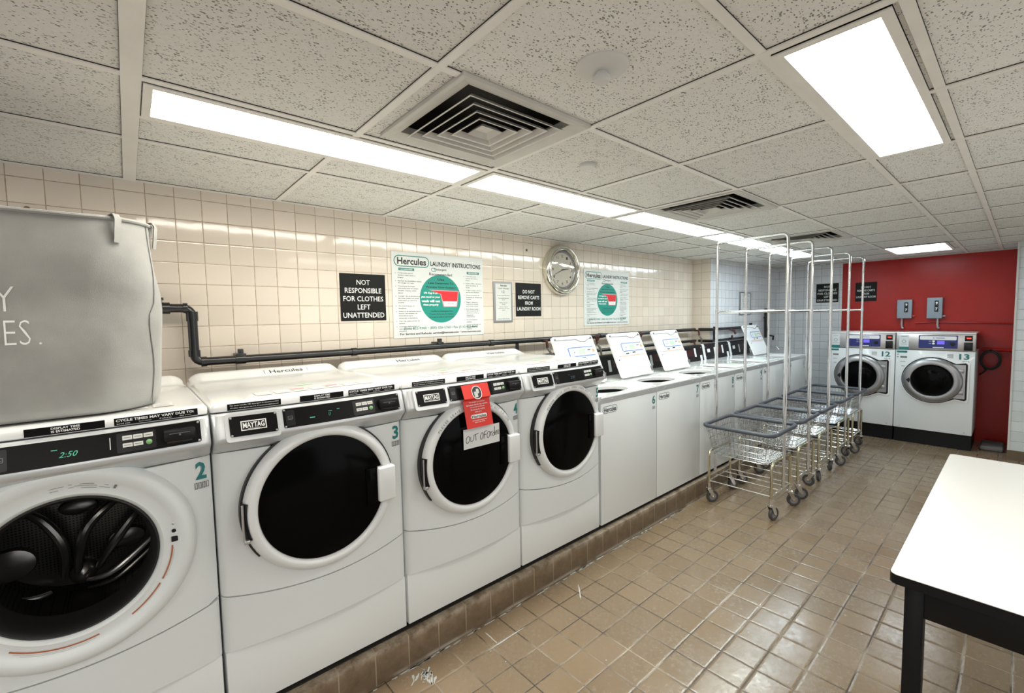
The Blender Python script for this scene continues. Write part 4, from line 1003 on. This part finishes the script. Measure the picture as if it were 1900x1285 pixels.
# ================================================================ top loaders
TLX = [2.285, 2.960, 3.635, 4.325, 5.015, 5.705, 6.395]
def top_loader(i, number, lid_open, label):
    x0, x1 = TLX[i]+.004, TLX[i+1]-.002; W_ = x1-x0; o_ = ((x0+x1)/2, YM, CURB)
    t = thing('top_load_washer', label, 'washing machine', o_, 0, 'row of top-loading washers')
    def b(mb, name, mat, par=t, smooth=35): return mb.build(name, mat, par, o_, smooth)
    mb = MB().box(x0, x1, YM, YM+.006, .176, .985, .002, 2); mb.box(x0, x0+.006, YM+.004, -.22, .176, .985); mb.box(x1-.006, x1, YM+.004, -.22, .176, .985); mb.box(x0+.006, x1-.006, -.226, -.22, .176, .985); mb.box(x0+.006, x1-.006, YM+.006, -.226, .176, .182)
    b(mb, 'cabinet', M['enamel'])
    for sx in (x0+.05, x1-.05):
        for yy in (YM+.06, -.28): b(MB().lathe([(.0001, CURB+.004), (.022, CURB+.004), (.022, CURB+.014), (.011, CURB+.016), (.011, .178)], (sx, yy, 0), 'z', 12), 'foot', M['rubber'])
    # top deck with the tub opening
    tz = 1.030; cx, cy, rx, ry = x0+.335*W_/.67, -.70, .205, .125
    cx = x0+.335; cy = -.705
    mb = MB(); N = 48; vs = []
    for j in range(N):
        a = 2*PI*j/N; ca, sa = math.cos(a), math.sin(a)
        ex = min((x1-.006-cx)/ca if ca > 1e-6 else 9, (x0+.006-cx)/ca if ca < -1e-6 else 9, (-.226-cy)/sa if sa > 1e-6 else 9, (YM+.006-cy)/sa if sa < -1e-6 else 9)
        vs += [(cx+rx*ca, cy+ry*sa, tz-.035), (cx+rx*ca, cy+ry*sa, tz-.012), (cx+(rx+.006)*ca, cy+(ry+.006)*sa, tz-.006), (cx+ex*ca, cy+ex*sa, tz)]
    L = 4; mb.add(vs, [[j*L+k, ((j+1) % N)*L+k, ((j+1) % N)*L+k+1, j*L+k+1] for j in range(N) for k in range(L-1)])
    for (a_, b_, c_, d_) in ((x0, x1, YM-.001, YM+.007), (x0, x1, -.227, -.22), (x0, x0+.008, YM, -.22), (x1-.008, x1, YM, -.22)): mb.box(a_, b_, c_, d_, .985, tz+.0005, .002, 2)
    # corners of the deck
    for (px, py) in ((x0+.006, YM+.006), (x1-.006, YM+.006), (x0+.006, -.226), (x1-.006, -.226)):
        pass
    mb.add([(x0+.004, YM+.004, tz-.004), (x1-.004, YM+.004, tz-.004), (x1-.004, YM+.05, tz-.004), (x0+.004, YM+.05, tz-.004)], [[0, 1, 2, 3]])
    mb.box(x0+.004, x0+.10, -.56, -.226, tz-.012, tz-.0005); mb.box(x1-.10, x1-.004, -.56, -.226, tz-.012, tz-.0005); mb.box(x0+.1, x1-.1, -.52, -.226, tz-.012, tz-.0006)
    dk = b(mb, 'deck', M['top'])
    b(MB().box(x0+.001, x1-.001, YM-.0025, YM+.001, .987, 1.024, .001, 1), 'front_strip', M['silver'], dk)
    mb = MB()
    for sx in (x0+.12, x1-.12): mb.lathe([(.006, YM-.0025), (.006, YM-.0065), (.0001, YM-.008)], (sx, 0, 1.005), 'y', 12)
    b(mb, 'strip_screw', M['steel'], dk)
    b(MB().lathe([(1, 0)], (0, 0, 0)) if False else MB().add([(cx+rx*1.02*math.cos(2*PI*j/32), cy+ry*1.02*math.sin(2*PI*j/32), z) for z in (tz-.03, tz-.40) for j in range(32)], [[j, (j+1) % 32, 32+(j+1) % 32, 32+j] for j in range(32)]+[list(range(32, 64))]), 'tub', M['blackp'], dk)
    # lid
    lx0, lx1 = x0+.095, x0+.565
    if lid_open:
        base = Vector((0, -.545, tz+.012)); top_ = Vector((0, -.385, 1.405)); d = (top_-base).normalized(); nrm = Vector((0, -d.z, d.y))
        Lh = (top_-base).length
        def LF(u, v, o=0.): p = base+d*v+nrm*o; return (u, p.y, p.z)
        mb = MB(); mb.prism(rrect((lx0+lx1)/2, Lh/2, lx1-lx0, Lh, .022, 4), lambda u, v, dd: LF(u, v, dd), -.016, 0.)
        ld = b(mb, 'lid', M['top'], t, 40)
        mb = MB(); outline(mb, (lx0+lx1)/2, Lh/2, lx1-lx0-.012, Lh-.012, .018, .004, lambda u, v: LF(u, v, .0014), 4); b(mb, 'lid_rim', M['enamel'], ld, 0)
        mb = MB(); pts = [LF(lx0+.03+(lx1-lx0-.06)*k/16, Lh-.030-(.022 if 11 <= k <= 13 else .010 if k in (10, 14) else 0), .002) for k in range(17)]; mb.tube(pts, .0028, 6)
        mb.tube([LF(lx0+.022, Lh-.028, .003), LF(lx0+.034, Lh-.020, .003)], .007, 8); mb.tube([LF(lx1-.034, Lh-.020, .003), LF(lx1-.022, Lh-.028, .003)], .007, 8); b(mb, 'lid_groove', M['inkgrey'], ld)
        mb = MB(); mb.box(lx1-.02, lx1-.010, *sorted((LF(0, .02, .004)[1], LF(0, .075, .004)[1])), LF(0, .02)[2], LF(0, .075)[2], .002); b(mb, 'lid_hinge', M['inkgrey'], ld)
        f = lambda o: (lambda u, v: LF(lx0+u*(lx1-lx0), v*Lh, o))
        mb = MB(); rect(mb, .10, .97, .42, .84, f(.0010)); b(mb, 'lid_sticker', M['sticker'], ld, 0)
        mb = MB(); rect(mb, .30, .93, .745, .765, f(.0018)); rect(mb, .30, .93, .565, .585, f(.0018)); rect(mb, .28, .31, .585, .745, f(.0018)); mb.disc(LF(lx0+.42*(lx1-lx0), .655*Lh, .002), .006, 'y', 10); outline(mb, .40, .66, .03, .09, .014, .006, f(.0018)); b(mb, 'sticker_blue', M['blue'], ld, 0)
        mb = MB(); rect(mb, .53, .70, .61, .72, f(.0018)); b(mb, 'sticker_green', M['green'], ld, 0)
        mb = MB(); rect(mb, .76, .84, .68, .70, f(.0018)); rect(mb, .35, .45, .505, .53, f(.0018)); rect(mb, .56, .66, .52, .55, f(.0018))
        for k in range(4): rect(mb, .12, .24, .70-.05*k, .703-.05*k, f(.0018))
        mb.disc(LF(lx0+.09*(lx1-lx0), .39*Lh, .002), .007, 'y', 10); b(mb, 'sticker_black', M['ink'], ld, 0)
        mb = MB(); rect(mb, .12, .98, .462, .474, f(.0018)); rect(mb, .88, .94, .64, .70, f(.0018)); b(mb, 'sticker_orange', M['orange2'], ld, 0)
        mb = MB()
        for k in range(3): rect(mb, .14, .9, .425+.012*k, .428+.012*k, f(.0018))
        b(mb, 'sticker_fine_print', M['pale'], ld, 0)
    else:
        mb = MB().box(lx0, lx1, YM+.03, -.53, tz+.0006, tz+.014, .005, 2); ld = b(mb, 'lid', M['top'], t)
        mb = MB(); rect(mb, lx0+.10, lx0+.25, -.80, -.74, lambda u, v: (u, v, tz+.0146)); b(mb, 'lid_logo', M['green'], ld, 0)
    # rear console
    pr = [(-.30, tz), (-.268, tz+.165), (-.255, tz+.178), (-.235, tz+.178), (-.222, tz+.16), (-.222, tz)]
    mb = MB().prism(pr, lambda u, v, dd: (dd, u, v), x0+.02, x1-.02); cn = b(mb, 'console', M['blackp'], t, 0)
    for xa, xb in ((x0+.004, x0+.02), (x1-.02, x1-.004)): b(MB().prism([(a-.004, z_+(.004 if z_ > tz+.1 else 0)) for a, z_ in pr], lambda u, v, dd: (dd, u, v), xa, xb), 'console_end', M['top'], cn, 0)
    cf = lambda u, v: (x0+u, -.30+v*.032/.165-.0015, tz+v)
    for la in ((.25, .29, .03, .13), (.46, .50, .05, .145), (.08, .15, .08, .12), (.58, .63, .0, .06)):
        mb = MB(); rect(mb, *la, cf); b(mb, 'console_label', M['sticker'], cn, 0)
    mb = MB(); rect(mb, .31, .44, .06, .13, lambda u, v: cf(u, v)); b(mb, 'console_display', M['darkdisp'], cn, 0)
    mb = MB()
    for (u, v) in ((.04, .145), (.04, .03), (.62, .145)): mb.lathe([(.006, 0), (.006, -.003), (.0001, -.004)], cf(u, v), 'y', 10)
    b(mb, 'console_screw', M['steel'], cn)
    # decals
    d = wallfn(YM-.0008)
    mb = MB(); text(mb, 'Hercules', x0+.032, x0+.165, .925, .957, d, .03); outline(mb, x0+.098, .941, .158, .048, .022, .003, d); b(mb, 'logo', M['ink'], t, 0)
    mb = MB(); text(mb, number, x1-.045-.018*len(number), x1-.022, .90, .965, d, .02); b(mb, 'number_decal', M['teald'], t, 0)
    mb = MB()
    for k in range(4): rect(mb, x1-.060+.010*k, x1-.055+.010*k, .862, .885, d)
    b(mb, 'serial_decal', M['inkgrey'], t, 0)
    return t
TLL = ['top-loading washer numbered 6, lid open, right beside front loader 5', 'top-loading washer numbered 7, lid open, second of the open top loaders',
       'top-loading washer numbered 8, lid open, just before the chrome carts', 'top-loading washer numbered 9, lid closed, behind the first cart rack',
       'top-loading washer numbered 10, lid closed, behind the cart racks', 'top-loading washer numbered 11, lid open, last of the row against the left wall']
for i in range(6): top_loader(i, str(6+i), i in (0, 1, 2, 5), TLL[i])

# ================================================================ washers 12 and 13 against the red wall
def extractor(yc_, number, label):
    o_ = (6.88, yc_, 0)
    t = thing('tall_front_load_washer', label, 'washing machine', o_, -PI/2, 'tall washers by the red wall')
    h = .3275
    def b(mb, name, mat, par=t, smooth=35): return mb.build(name, mat, par, (0, 0, 0), smooth)
    b(MB().box(-h+.004, h-.004, .03, .56, 0, .17), 'plinth', M['tblack'])
    b(MB().box(-h, h, 0, .58, .172, 1.095, .005, 2), 'cabinet', M['enamel'])
    b(MB().box(-h, h, -.004, .10, 1.098, 1.285, .004, 2), 'console', M['steel'])
    b(MB().box(-h, h, -.008, .58, 1.285, 1.300, .005, 2), 'top', M['top'])
    b(MB().add([(x_, y_, 1.30+.012*math.cos(PI*(x_)/(2*h))*(1 if .05 < y_ < .5 else 0)) for y_ in (.0, .08, .5, .57) for x_ in [(-h+2*h*i/12)*.96 for i in range(13)]], [[j*13+i, j*13+i+1, (j+1)*13+i+1, (j+1)*13+i] for j in range(3) for i in range(12)]), 'top_dome', M['top'])
    # console details
    f = wallfn(-.0055); f1 = wallfn(-.0062); f2 = wallfn(-.0070)
    mb = MB(); mb.prism(rrect(.03, 1.195, .32, .145, .006), lambda u, v, d: (u, -d, v), .004, .0050); cp = b(mb, 'control_panel', M['navy'], smooth=0)
    mb = MB(); mb.prism(rrect(.03, 1.238, .30, .042, .010), lambda u, v, d: (u, -d, v), .0050, .0056); rect(mb, -.01, .08, 1.128, 1.136, f)
    mb.disc((-.005, -.0058, 1.202), .011, 'y', 16); mb.disc((-.005, -.0058, 1.176), .011, 'y', 16); rect(mb, -.045, -.022, 1.199, 1.202, f); rect(mb, -.045, -.022, 1.174, 1.177, f); b(mb, 'panel_print', M['whiteink'], cp, 0)
    mb = MB(); rect(mb, -.012, .004, 1.235, 1.242, f1); rect(mb, .012, .085, 1.235, 1.242, f1); b(mb, 'panel_lettering', M['blue'], cp, 0)
    mb = MB(); rect(mb, .025, .085, 1.168, 1.208, f1); b(mb, 'display', M['violet'], cp, 0)
    b(MB().lathe([(.020, -.005), (.018, -.018), (.0001, -.019)], (.148, 0, 1.172), 'y', 18), 'knob', M['blackp'], cp)
    mb = MB().box(.243, .303, -.012, -.004, 1.208, 1.268, .004); mb.box(.238, .306, -.010, -.004, 1.105, 1.195, .003); cr = b(mb, 'card_reader', M['blackp'])
    mb = MB(); rect(mb, .258, .292, 1.234, 1.246, wallfn(-.0128)); b(mb, 'reader_digits', M['led_r'], cr, 0)
    mb = MB(); rect(mb, -.300, -.215, 1.130, 1.268, f); ns = b(mb, 'notice_sticker', M['sticker'], t, 0)
    mb = MB(); rect(mb, -.300, -.215, 1.100, 1.130, f); outline(mb, -.2575, 1.195, .036, .036, .016, .004, f1); rect(mb, -.285, -.23, 1.250, 1.254, f1); rect(mb, -.285, -.23, 1.160, 1.163, f1); rect(mb, -.318, -.225, 1.06, 1.083, wallfn(-.0008)); b(mb, 'notice_print', M['teal'], ns, 0)
    d = wallfn(-.0010)
    mb = MB(); text(mb, number, .205, .285, 1.005, 1.068, d, .03); b(mb, 'number_decal', M['teald'], t, 0)
    mb = MB()
    for k in range(4): rect(mb, .232+.014*k, .241+.014*k, .965, .990, d)
    for k in range(6): rect(mb, .110, .160, 1.018+.008*k, 1.021+.008*k, d)
    for k in range(2): rect(mb, -.315, -.30, 1.035-.03*k, 1.045-.03*k, d)
    rect(mb, -.285, -.225, 1.0, 1.02, d); rect(mb, -.285, -.24, .955, .960, d); rect(mb, -.275, -.23, .90, .906, d)
    b(mb, 'print_decal', M['inkgrey'], t, 0)
    # door
    zd = .760; dx = -.005
    # raised white surround with the latch block
    def shape(R, lx, lz0, lz1):
        out = []; a0 = math.acos(min(1, .235/R)) ; N = 56
        aT = math.radians(62); 
        for i in range(N+1):
            a = aT+(2*PI-2*aT)*i/N; out.append((dx+R*math.cos(a), zd+R*math.sin(a)))
        # after the bottom point go to the latch rectangle
        out += [(dx+.19, lz0+.012), (lx-.015, lz0), (lx, lz0+.015), (lx, lz1-.015), (lx-.015, lz1), (dx+.19, lz1-.012)]
        return out
    mb = MB().prism(shape(.278, .290, .535, .985), lambda u, v, d_: (u, -d_, v), -.002, .010); b(mb, 'door_surround', M['top'], t, 30)
    mb = MB().prism(shape(.262, .276, .552, .968), lambda u, v, d_: (u, -d_, v), .0, .013); sb = b(mb, 'door_recess', M['blackp'], t, 30)
    mb = MB().prism([(dx+.12, .575), (.262, .575), (.262, .950), (dx+.12, .950)], lambda u, v, d_: (u, -d_, v), .0, .030); mb.box(.20, .250, -.036, -.028, .86, .90, .003); mb.box(.20, .250, -.036, -.028, .62, .66, .003); b(mb, 'latch_plate', M['steeld'], sb)
    door = b(MB().lathe([(.252, -.010), (.252, -.034), (.246, -.046), (.232, -.055), (.215, -.060), (.196, -.062), (.182, -.060), (.176, -.052), (.170, -.036)], (dx, 0, zd), 'y', 80), 'door', M['steeld'])
    b(MB().lathe([(.178, -.040), (.170, -.052), (.16, -.050), (.10, -.064), (.05, -.069), (.0001, -.070)], (dx, 0, zd), 'y', 56), 'glass', M['glassblk'], door)
    mb = MB(); mb.prism([(-.215, 0), (-.188, .032), (-.180, 0), (-.188, -.032)], lambda u, v, d_: (dx+u, -d_, zd-.01+v), .050, .064); b(mb, 'hinge', M['blackp'], door, 0)
    mb = MB()
    for sx in (-.27, .27): mb.lathe([(.008, 0), (.008, -.003), (.0001, -.004)], (sx, 0, .20), 'y', 10)
    b(mb, 'cabinet_screw', M['steel'])
    return t
extractor(-1.374, '12', 'tall front-loading washer numbered 12 with a grey metal door ring, behind the carts')
extractor(-2.036, '13', 'tall front-loading washer numbered 13 with a grey metal door ring, rightmost machine')

# switch boxes, conduits, red pipes
def ebox(ya, yb, z0, z1, label, dk):
    X = 7.5; o_ = (X, (ya+yb)/2, z0)
    t = thing('switch_box', label, 'electrical box', o_, 0, 'electrical switch boxes')
    y0, y1 = min(ya, yb), max(ya, yb)
    MB().box(X-.075, X-.0005, y0, y1, z0, z1, .005, 2).build('enclosure', M['ebox'], t, o_)
    pl = MB().box(X-.079, X-.075, y0+(y1-y0)*.25, y0+(y1-y0)*.50, z0+(z1-z0)*.32, z0+(z1-z0)*.86).build('label_plate', M['blackp'], t, o_, smooth=0)
    mb = MB(); fn = lambda u, v: (X-.0796, y1-u, v); w_ = y1-y0; H_ = z1-z0
    text(mb, '9', w_*.56, w_*.70, z0+H_*.66, z0+H_*.80, fn, .04); mb.build('plate_print', M['whiteink'], pl, o_, smooth=0); mb = MB(); text(mb, '7', w_*.56, w_*.70, z0+H_*.38, z0+H_*.52, fn, .04)
    mb.build('plate_print', M['whiteink'], pl, o_, smooth=0)
    MB().box(X-.06, X-.03, y0-.030, y0+.0, z0+.02, z0+.035, .004).build('switch_lever', M['tagred'] if dk else M['ebox'], t, o_)
    yy = y1-.045 if dk else y0+.04
    MB().tube([(X-.035, yy, z0+.001), (X-.035, yy, z0-.08), (X-.035, yy-.008, z0-.13), (X-.05, yy-.012, 1.335)], .011, 8).build('conduit', M['conduit'], t, o_)
ebox(-1.626, -1.768, 1.456, 1.689, 'grey electrical switch box above washer 12 on the red wall, left of the two', True)
ebox(-1.905, -2.043, 1.452, 1.703, 'grey electrical switch box above washer 13 on the red wall, right of the two', False)
MB_ = MB().tube([(7.482, -1.80, 1.392), (7.482, -1.95, 1.405), (7.482, -2.65, 1.385)], .008, 8)
tag(MB_.build('painted_conduit', M['red'], None, (0, 0, 0)), 'thin red-painted conduit running along the red wall behind the right switch box', 'conduit')
o_ = (7.45, -2.5, 1.08)
t = thing('painted_pipe', 'red-painted pipe on the red wall right of washer 13', 'pipe', o_)
MB().tube([(7.45, -2.38, 1.09), (7.45, -2.63, 1.085)], .018, 10).build('pipe', M['red'], t, o_)
MB().tube([(7.46, -2.46, 1.085), (7.32, -2.46, 1.085), (7.31, -2.46, 1.10)], .012, 8).build('hook', M['copper'], t, o_)
mb = MB()
for R_, q in ((.085, -.10), (.10, -.08)):
    mb.tube([(7.42+q, -2.46+R_*.8*math.cos(a), .98+R_*1.1*math.sin(a)) for a in [2*PI*i/24 for i in range(24)]], .008, 7, True)
mb.tube([(7.33, -2.385, .95), (7.34, -2.43, .86), (7.40, -2.38, .80)], .010, 7)
tag(mb.build('coiled_hose', M['rubber'], None, (0, 0, 0)), 'dark coiled hose hanging in the gap right of washer 13', 'hose')
mb = MB().box(7.05, 7.42, -2.60, -2.42, 0, .05, .02, 3); tag(mb.build('lint_pile', M['dust'], None, (7.2, -2.51, 0)), 'dusty grey rag heap on the floor in the gap right of washer 13', 'rag')

# ================================================================ laundry carts
def cart(x0, label, heads):
    Yl, Yr = -1.005, -1.530; yc_ = (Yl+Yr)/2; o_ = (x0, yc_, 0)
    t = thing('laundry_cart', label, 'laundry cart', o_, 0, 'chrome laundry carts')
    def b(mb, name, mat, par=t, smooth=40): return mb.build(name, mat, par, o_, smooth)
    rz_, bz = .655, .425
    hx = .262; hy = .262; bx, by = .215, .215
    # bumper
    pts = [(x0+u, yc_+v, rz_) for u, v in rrect(0, 0, 2*hx, 2*hy, .055, 5)]
    b(MB().tube(pts, .0155, 10, True), 'bumper', M['bumper'])
    # wire basket
    mb = MB()
    def ringat(k):
        ex, ey = hx-.008-(hx-bx)*k, hy-.008-(hy-by)*k; z = rz_-.006-(rz_-bz)*k
        return [(x0+u, yc_+v, z) for u, v in rrect(0, 0, 2*ex, 2*ey, .045, 3)]
    for k in (0, .22, .45, .68, .86, 1.0): mb.tube(ringat(k), .0022 if k < 1 else .0035, 5, True)
    for i in range(15):
        s_ = -.9+1.8*i/14
        for sg in (-1, 1):
            mb.tube([(x0+s_*hx*.97, yc_+sg*(hy-.008), rz_), (x0+s_*bx*.97, yc_+sg*(by-.008), bz)], .0016, 4)
            mb.tube([(x0+sg*(hx-.008), yc_+s_*hy*.97, rz_), (x0+sg*(bx-.008), yc_+s_*by*.97, bz)], .0016, 4)
        mb.tube([(x0+s_*bx, yc_-by+.008, bz), (x0+s_*bx, yc_+by-.008, bz)], .0016, 4)
        if i % 2 == 0: mb.tube([(x0-bx+.008, yc_+s_*by, bz-.003), (x0+bx-.008, yc_+s_*by, bz-.003)], .0022, 4)
    b(mb, 'wire_basket', M['wire'])
    # bent tubular frames, one on each side
    for sg in (-1, 1):
        yy = yc_+sg*.235
        pts = [(x0-.20, yy, .150)]+bend((x0-.2, yy, .15), (x0-.2, yy, .435), (x0+.2, yy, .435), .045)+bend((x0-.2, yy, .435), (x0+.2, yy, .435), (x0+.2, yy, .15), .045)+[(x0+.20, yy, .150)]
        b(MB().tube(pts, .0105, 10), 'leg_frame', M['chromey'])
    mb = MB()
    for xx in (-.2, .2): mb.tube([(x0+xx, yc_-.235, .185), (x0+xx, yc_+.235, .185)], .005, 6)
    for sg in (-1, 1): mb.tube([(x0-.2, yc_+sg*.235, .185), (x0+.2, yc_+sg*.235, .185)], .005, 6)
    for xx in (-.06, .06): mb.tube([(x0+xx, yc_-.235, .20), (x0+xx, yc_+.235, .20)], .004, 6)
    b(mb, 'brace', M['chrome'])
    # casters
    for xx in (-.2, .2):
        for sg in (-1, 1):
            yy = yc_+sg*.235; a = heads[(0 if xx < 0 else 2)+(0 if sg < 0 else 1)]; d = Vector((math.cos(a), math.sin(a), 0)); q = Vector((-d.y, d.x, 0))
            cc = Vector((x0+xx, yy, .05))+d*.030
            mb = MB(); mb.tube([(x0+xx, yy, .16), (x0+xx, yy, .118)], .013, 10); mb.tube([(x0+xx, yy, .122), (x0+xx, yy, .110)], .022, 12)
            for s_ in (-1, 1):
                o1 = q*s_*.017
                base = [Vector((x0+xx, yy, .112))-d*.018, Vector((x0+xx, yy, .112))+d*.022, cc+d*.012, cc-d*.012]
                mb.add([p+o1 for p in base]+[p+o1*1.15 for p in base], [[0, 1, 2, 3], [4, 7, 6, 5], [0, 4, 5, 1], [1, 5, 6, 2], [2, 6, 7, 3], [3, 7, 4, 0]])
            mb.tube([cc-q*.021, cc+q*.021], .007, 8)
            cs = b(mb, 'caster', M['chrome'])
            mb = MB(); n = 24
            prof = [(.030, -.010), (.046, -.011), (.050, -.006), (.050, .006), (.046, .011), (.030, .010)]
            vs = [cc+q*h_+(d*math.cos(2*PI*j/n)+Vector((0, 0, 1))*math.sin(2*PI*j/n))*r_ for r_, h_ in prof for j in range(n)]
            mb.add(vs, [[i*n+j, i*n+(j+1) % n, (i+1)*n+(j+1) % n, (i+1)*n+j] for i in range(5) for j in range(n)]); b(mb, 'tyre', M['wheeld'], cs)
            mb = MB(); vs = [cc+q*h_+(d*math.cos(2*PI*j/n)+Vector((0, 0, 1))*math.sin(2*PI*j/n))*r_ for r_, h_ in [(.0001, -.009), (.031, -.009), (.031, .009), (.0001, .009)] for j in range(n)]
            mb.add(vs, [[i*n+j, i*n+(j+1) % n, (i+1)*n+(j+1) % n, (i+1)*n+j] for i in range(3) for j in range(n)]); b(mb, 'wheel_hub', M['wheel'], cs)
    # hanging rack
    yl, yr = Yl+.012, Yr+.012; ztop = 2.150; xr = x0
    pts = [(xr, yr, .20)]+bend((xr, yr, .2), (xr, yr, ztop), (xr, yl, ztop), .045, 6)+bend((xr, yr, ztop), (xr, yl, ztop), (xr, yl, .2), .045, 6)+[(xr, yl, .20)]
    rk = b(MB().tube(pts, .0115, 10), 'hanging_rack', M['chrome'])
    b(MB().tube([(xr, yr, 1.572), (xr, (yl+yr)/2, 1.568), (xr, yl, 1.572)], .0105, 10), 'crossbar', M['chrome'], rk)
    for yy in (yl, yr):
        b(MB().tube([(xr, yy, .62), (xr, yy, 1.30)], .0135, 10), 'rack_sleeve', M['chrome'], rk); b(MB().tube([(xr, yy, 1.555), (xr, yy, 1.590)], .0145, 10), 'joint_collar', M['chrome'], rk)
CX = [3.765, 4.355, 4.925, 5.56, 6.14]
CLb = ['chrome laundry cart with a hanging rack, nearest of the five', 'chrome laundry cart with a hanging rack, second in the line behind the nearest one',
       'chrome laundry cart with a hanging rack, middle one of the five', 'chrome laundry cart with a hanging rack, fourth in the line', 'chrome laundry cart with a hanging rack, last in the line beside washer 12']
for i, x in enumerate(CX):
    rr = random.Random(i); cart(x, CLb[i], [-.5+rr.uniform(-.6, .6), -.9+rr.uniform(-.3, .3), .9+rr.uniform(-.5, .9), -.6+rr.uniform(-.6, .6)] if i else [-.25, -.6, -.9, -.5])

# ================================================================ folding table
o_ = (2.56, -3.0, 0)
tb = thing('folding_table', 'white laminate table with black apron and square black legs at the lower right', 'table', o_)
tx0, tx1, ty0, ty1, th_ = 1.716, 3.405, -3.55, -2.452, .76
pl = rrect((tx0+tx1)/2, (ty0+ty1)/2, tx1-tx0, ty1-ty0, .022, 5)
MB().prism(pl, lambda u, v, d: (u, v, d), th_-.0016, th_).build('tabletop', M['laminate'], tb, o_)
MB().prism(rrect((tx0+tx1)/2, (ty0+ty1)/2, tx1-tx0+.003, ty1-ty0+.003, .023, 5), lambda u, v, d: (u, v, d), th_-.030, th_-.0018).build('edge_band', M['tblack'], tb, o_)
mb = MB(); e = .035
for (a, b_, c_, d_) in ((tx0+e, tx1-e, ty1-e-.022, ty1-e), (tx0+e, tx1-e, ty0+e, ty0+e+.022), (tx0+e, tx0+e+.022, ty0+e, ty1-e), (tx1-e-.022, tx1-e, ty0+e, ty1-e)): mb.box(a, b_, c_, d_, th_-.125, th_-.030, .002)
mb.build('apron', M['tblack'], tb, o_)
for sx in (tx0+e-.003, tx1-e-.045):
    for sy in (ty0+e-.003, ty1-e-.042): MB().box(sx, sx+.048, sy, sy+.045, .0, th_-.030, .003).build('leg', M['tblack'], tb, o_)
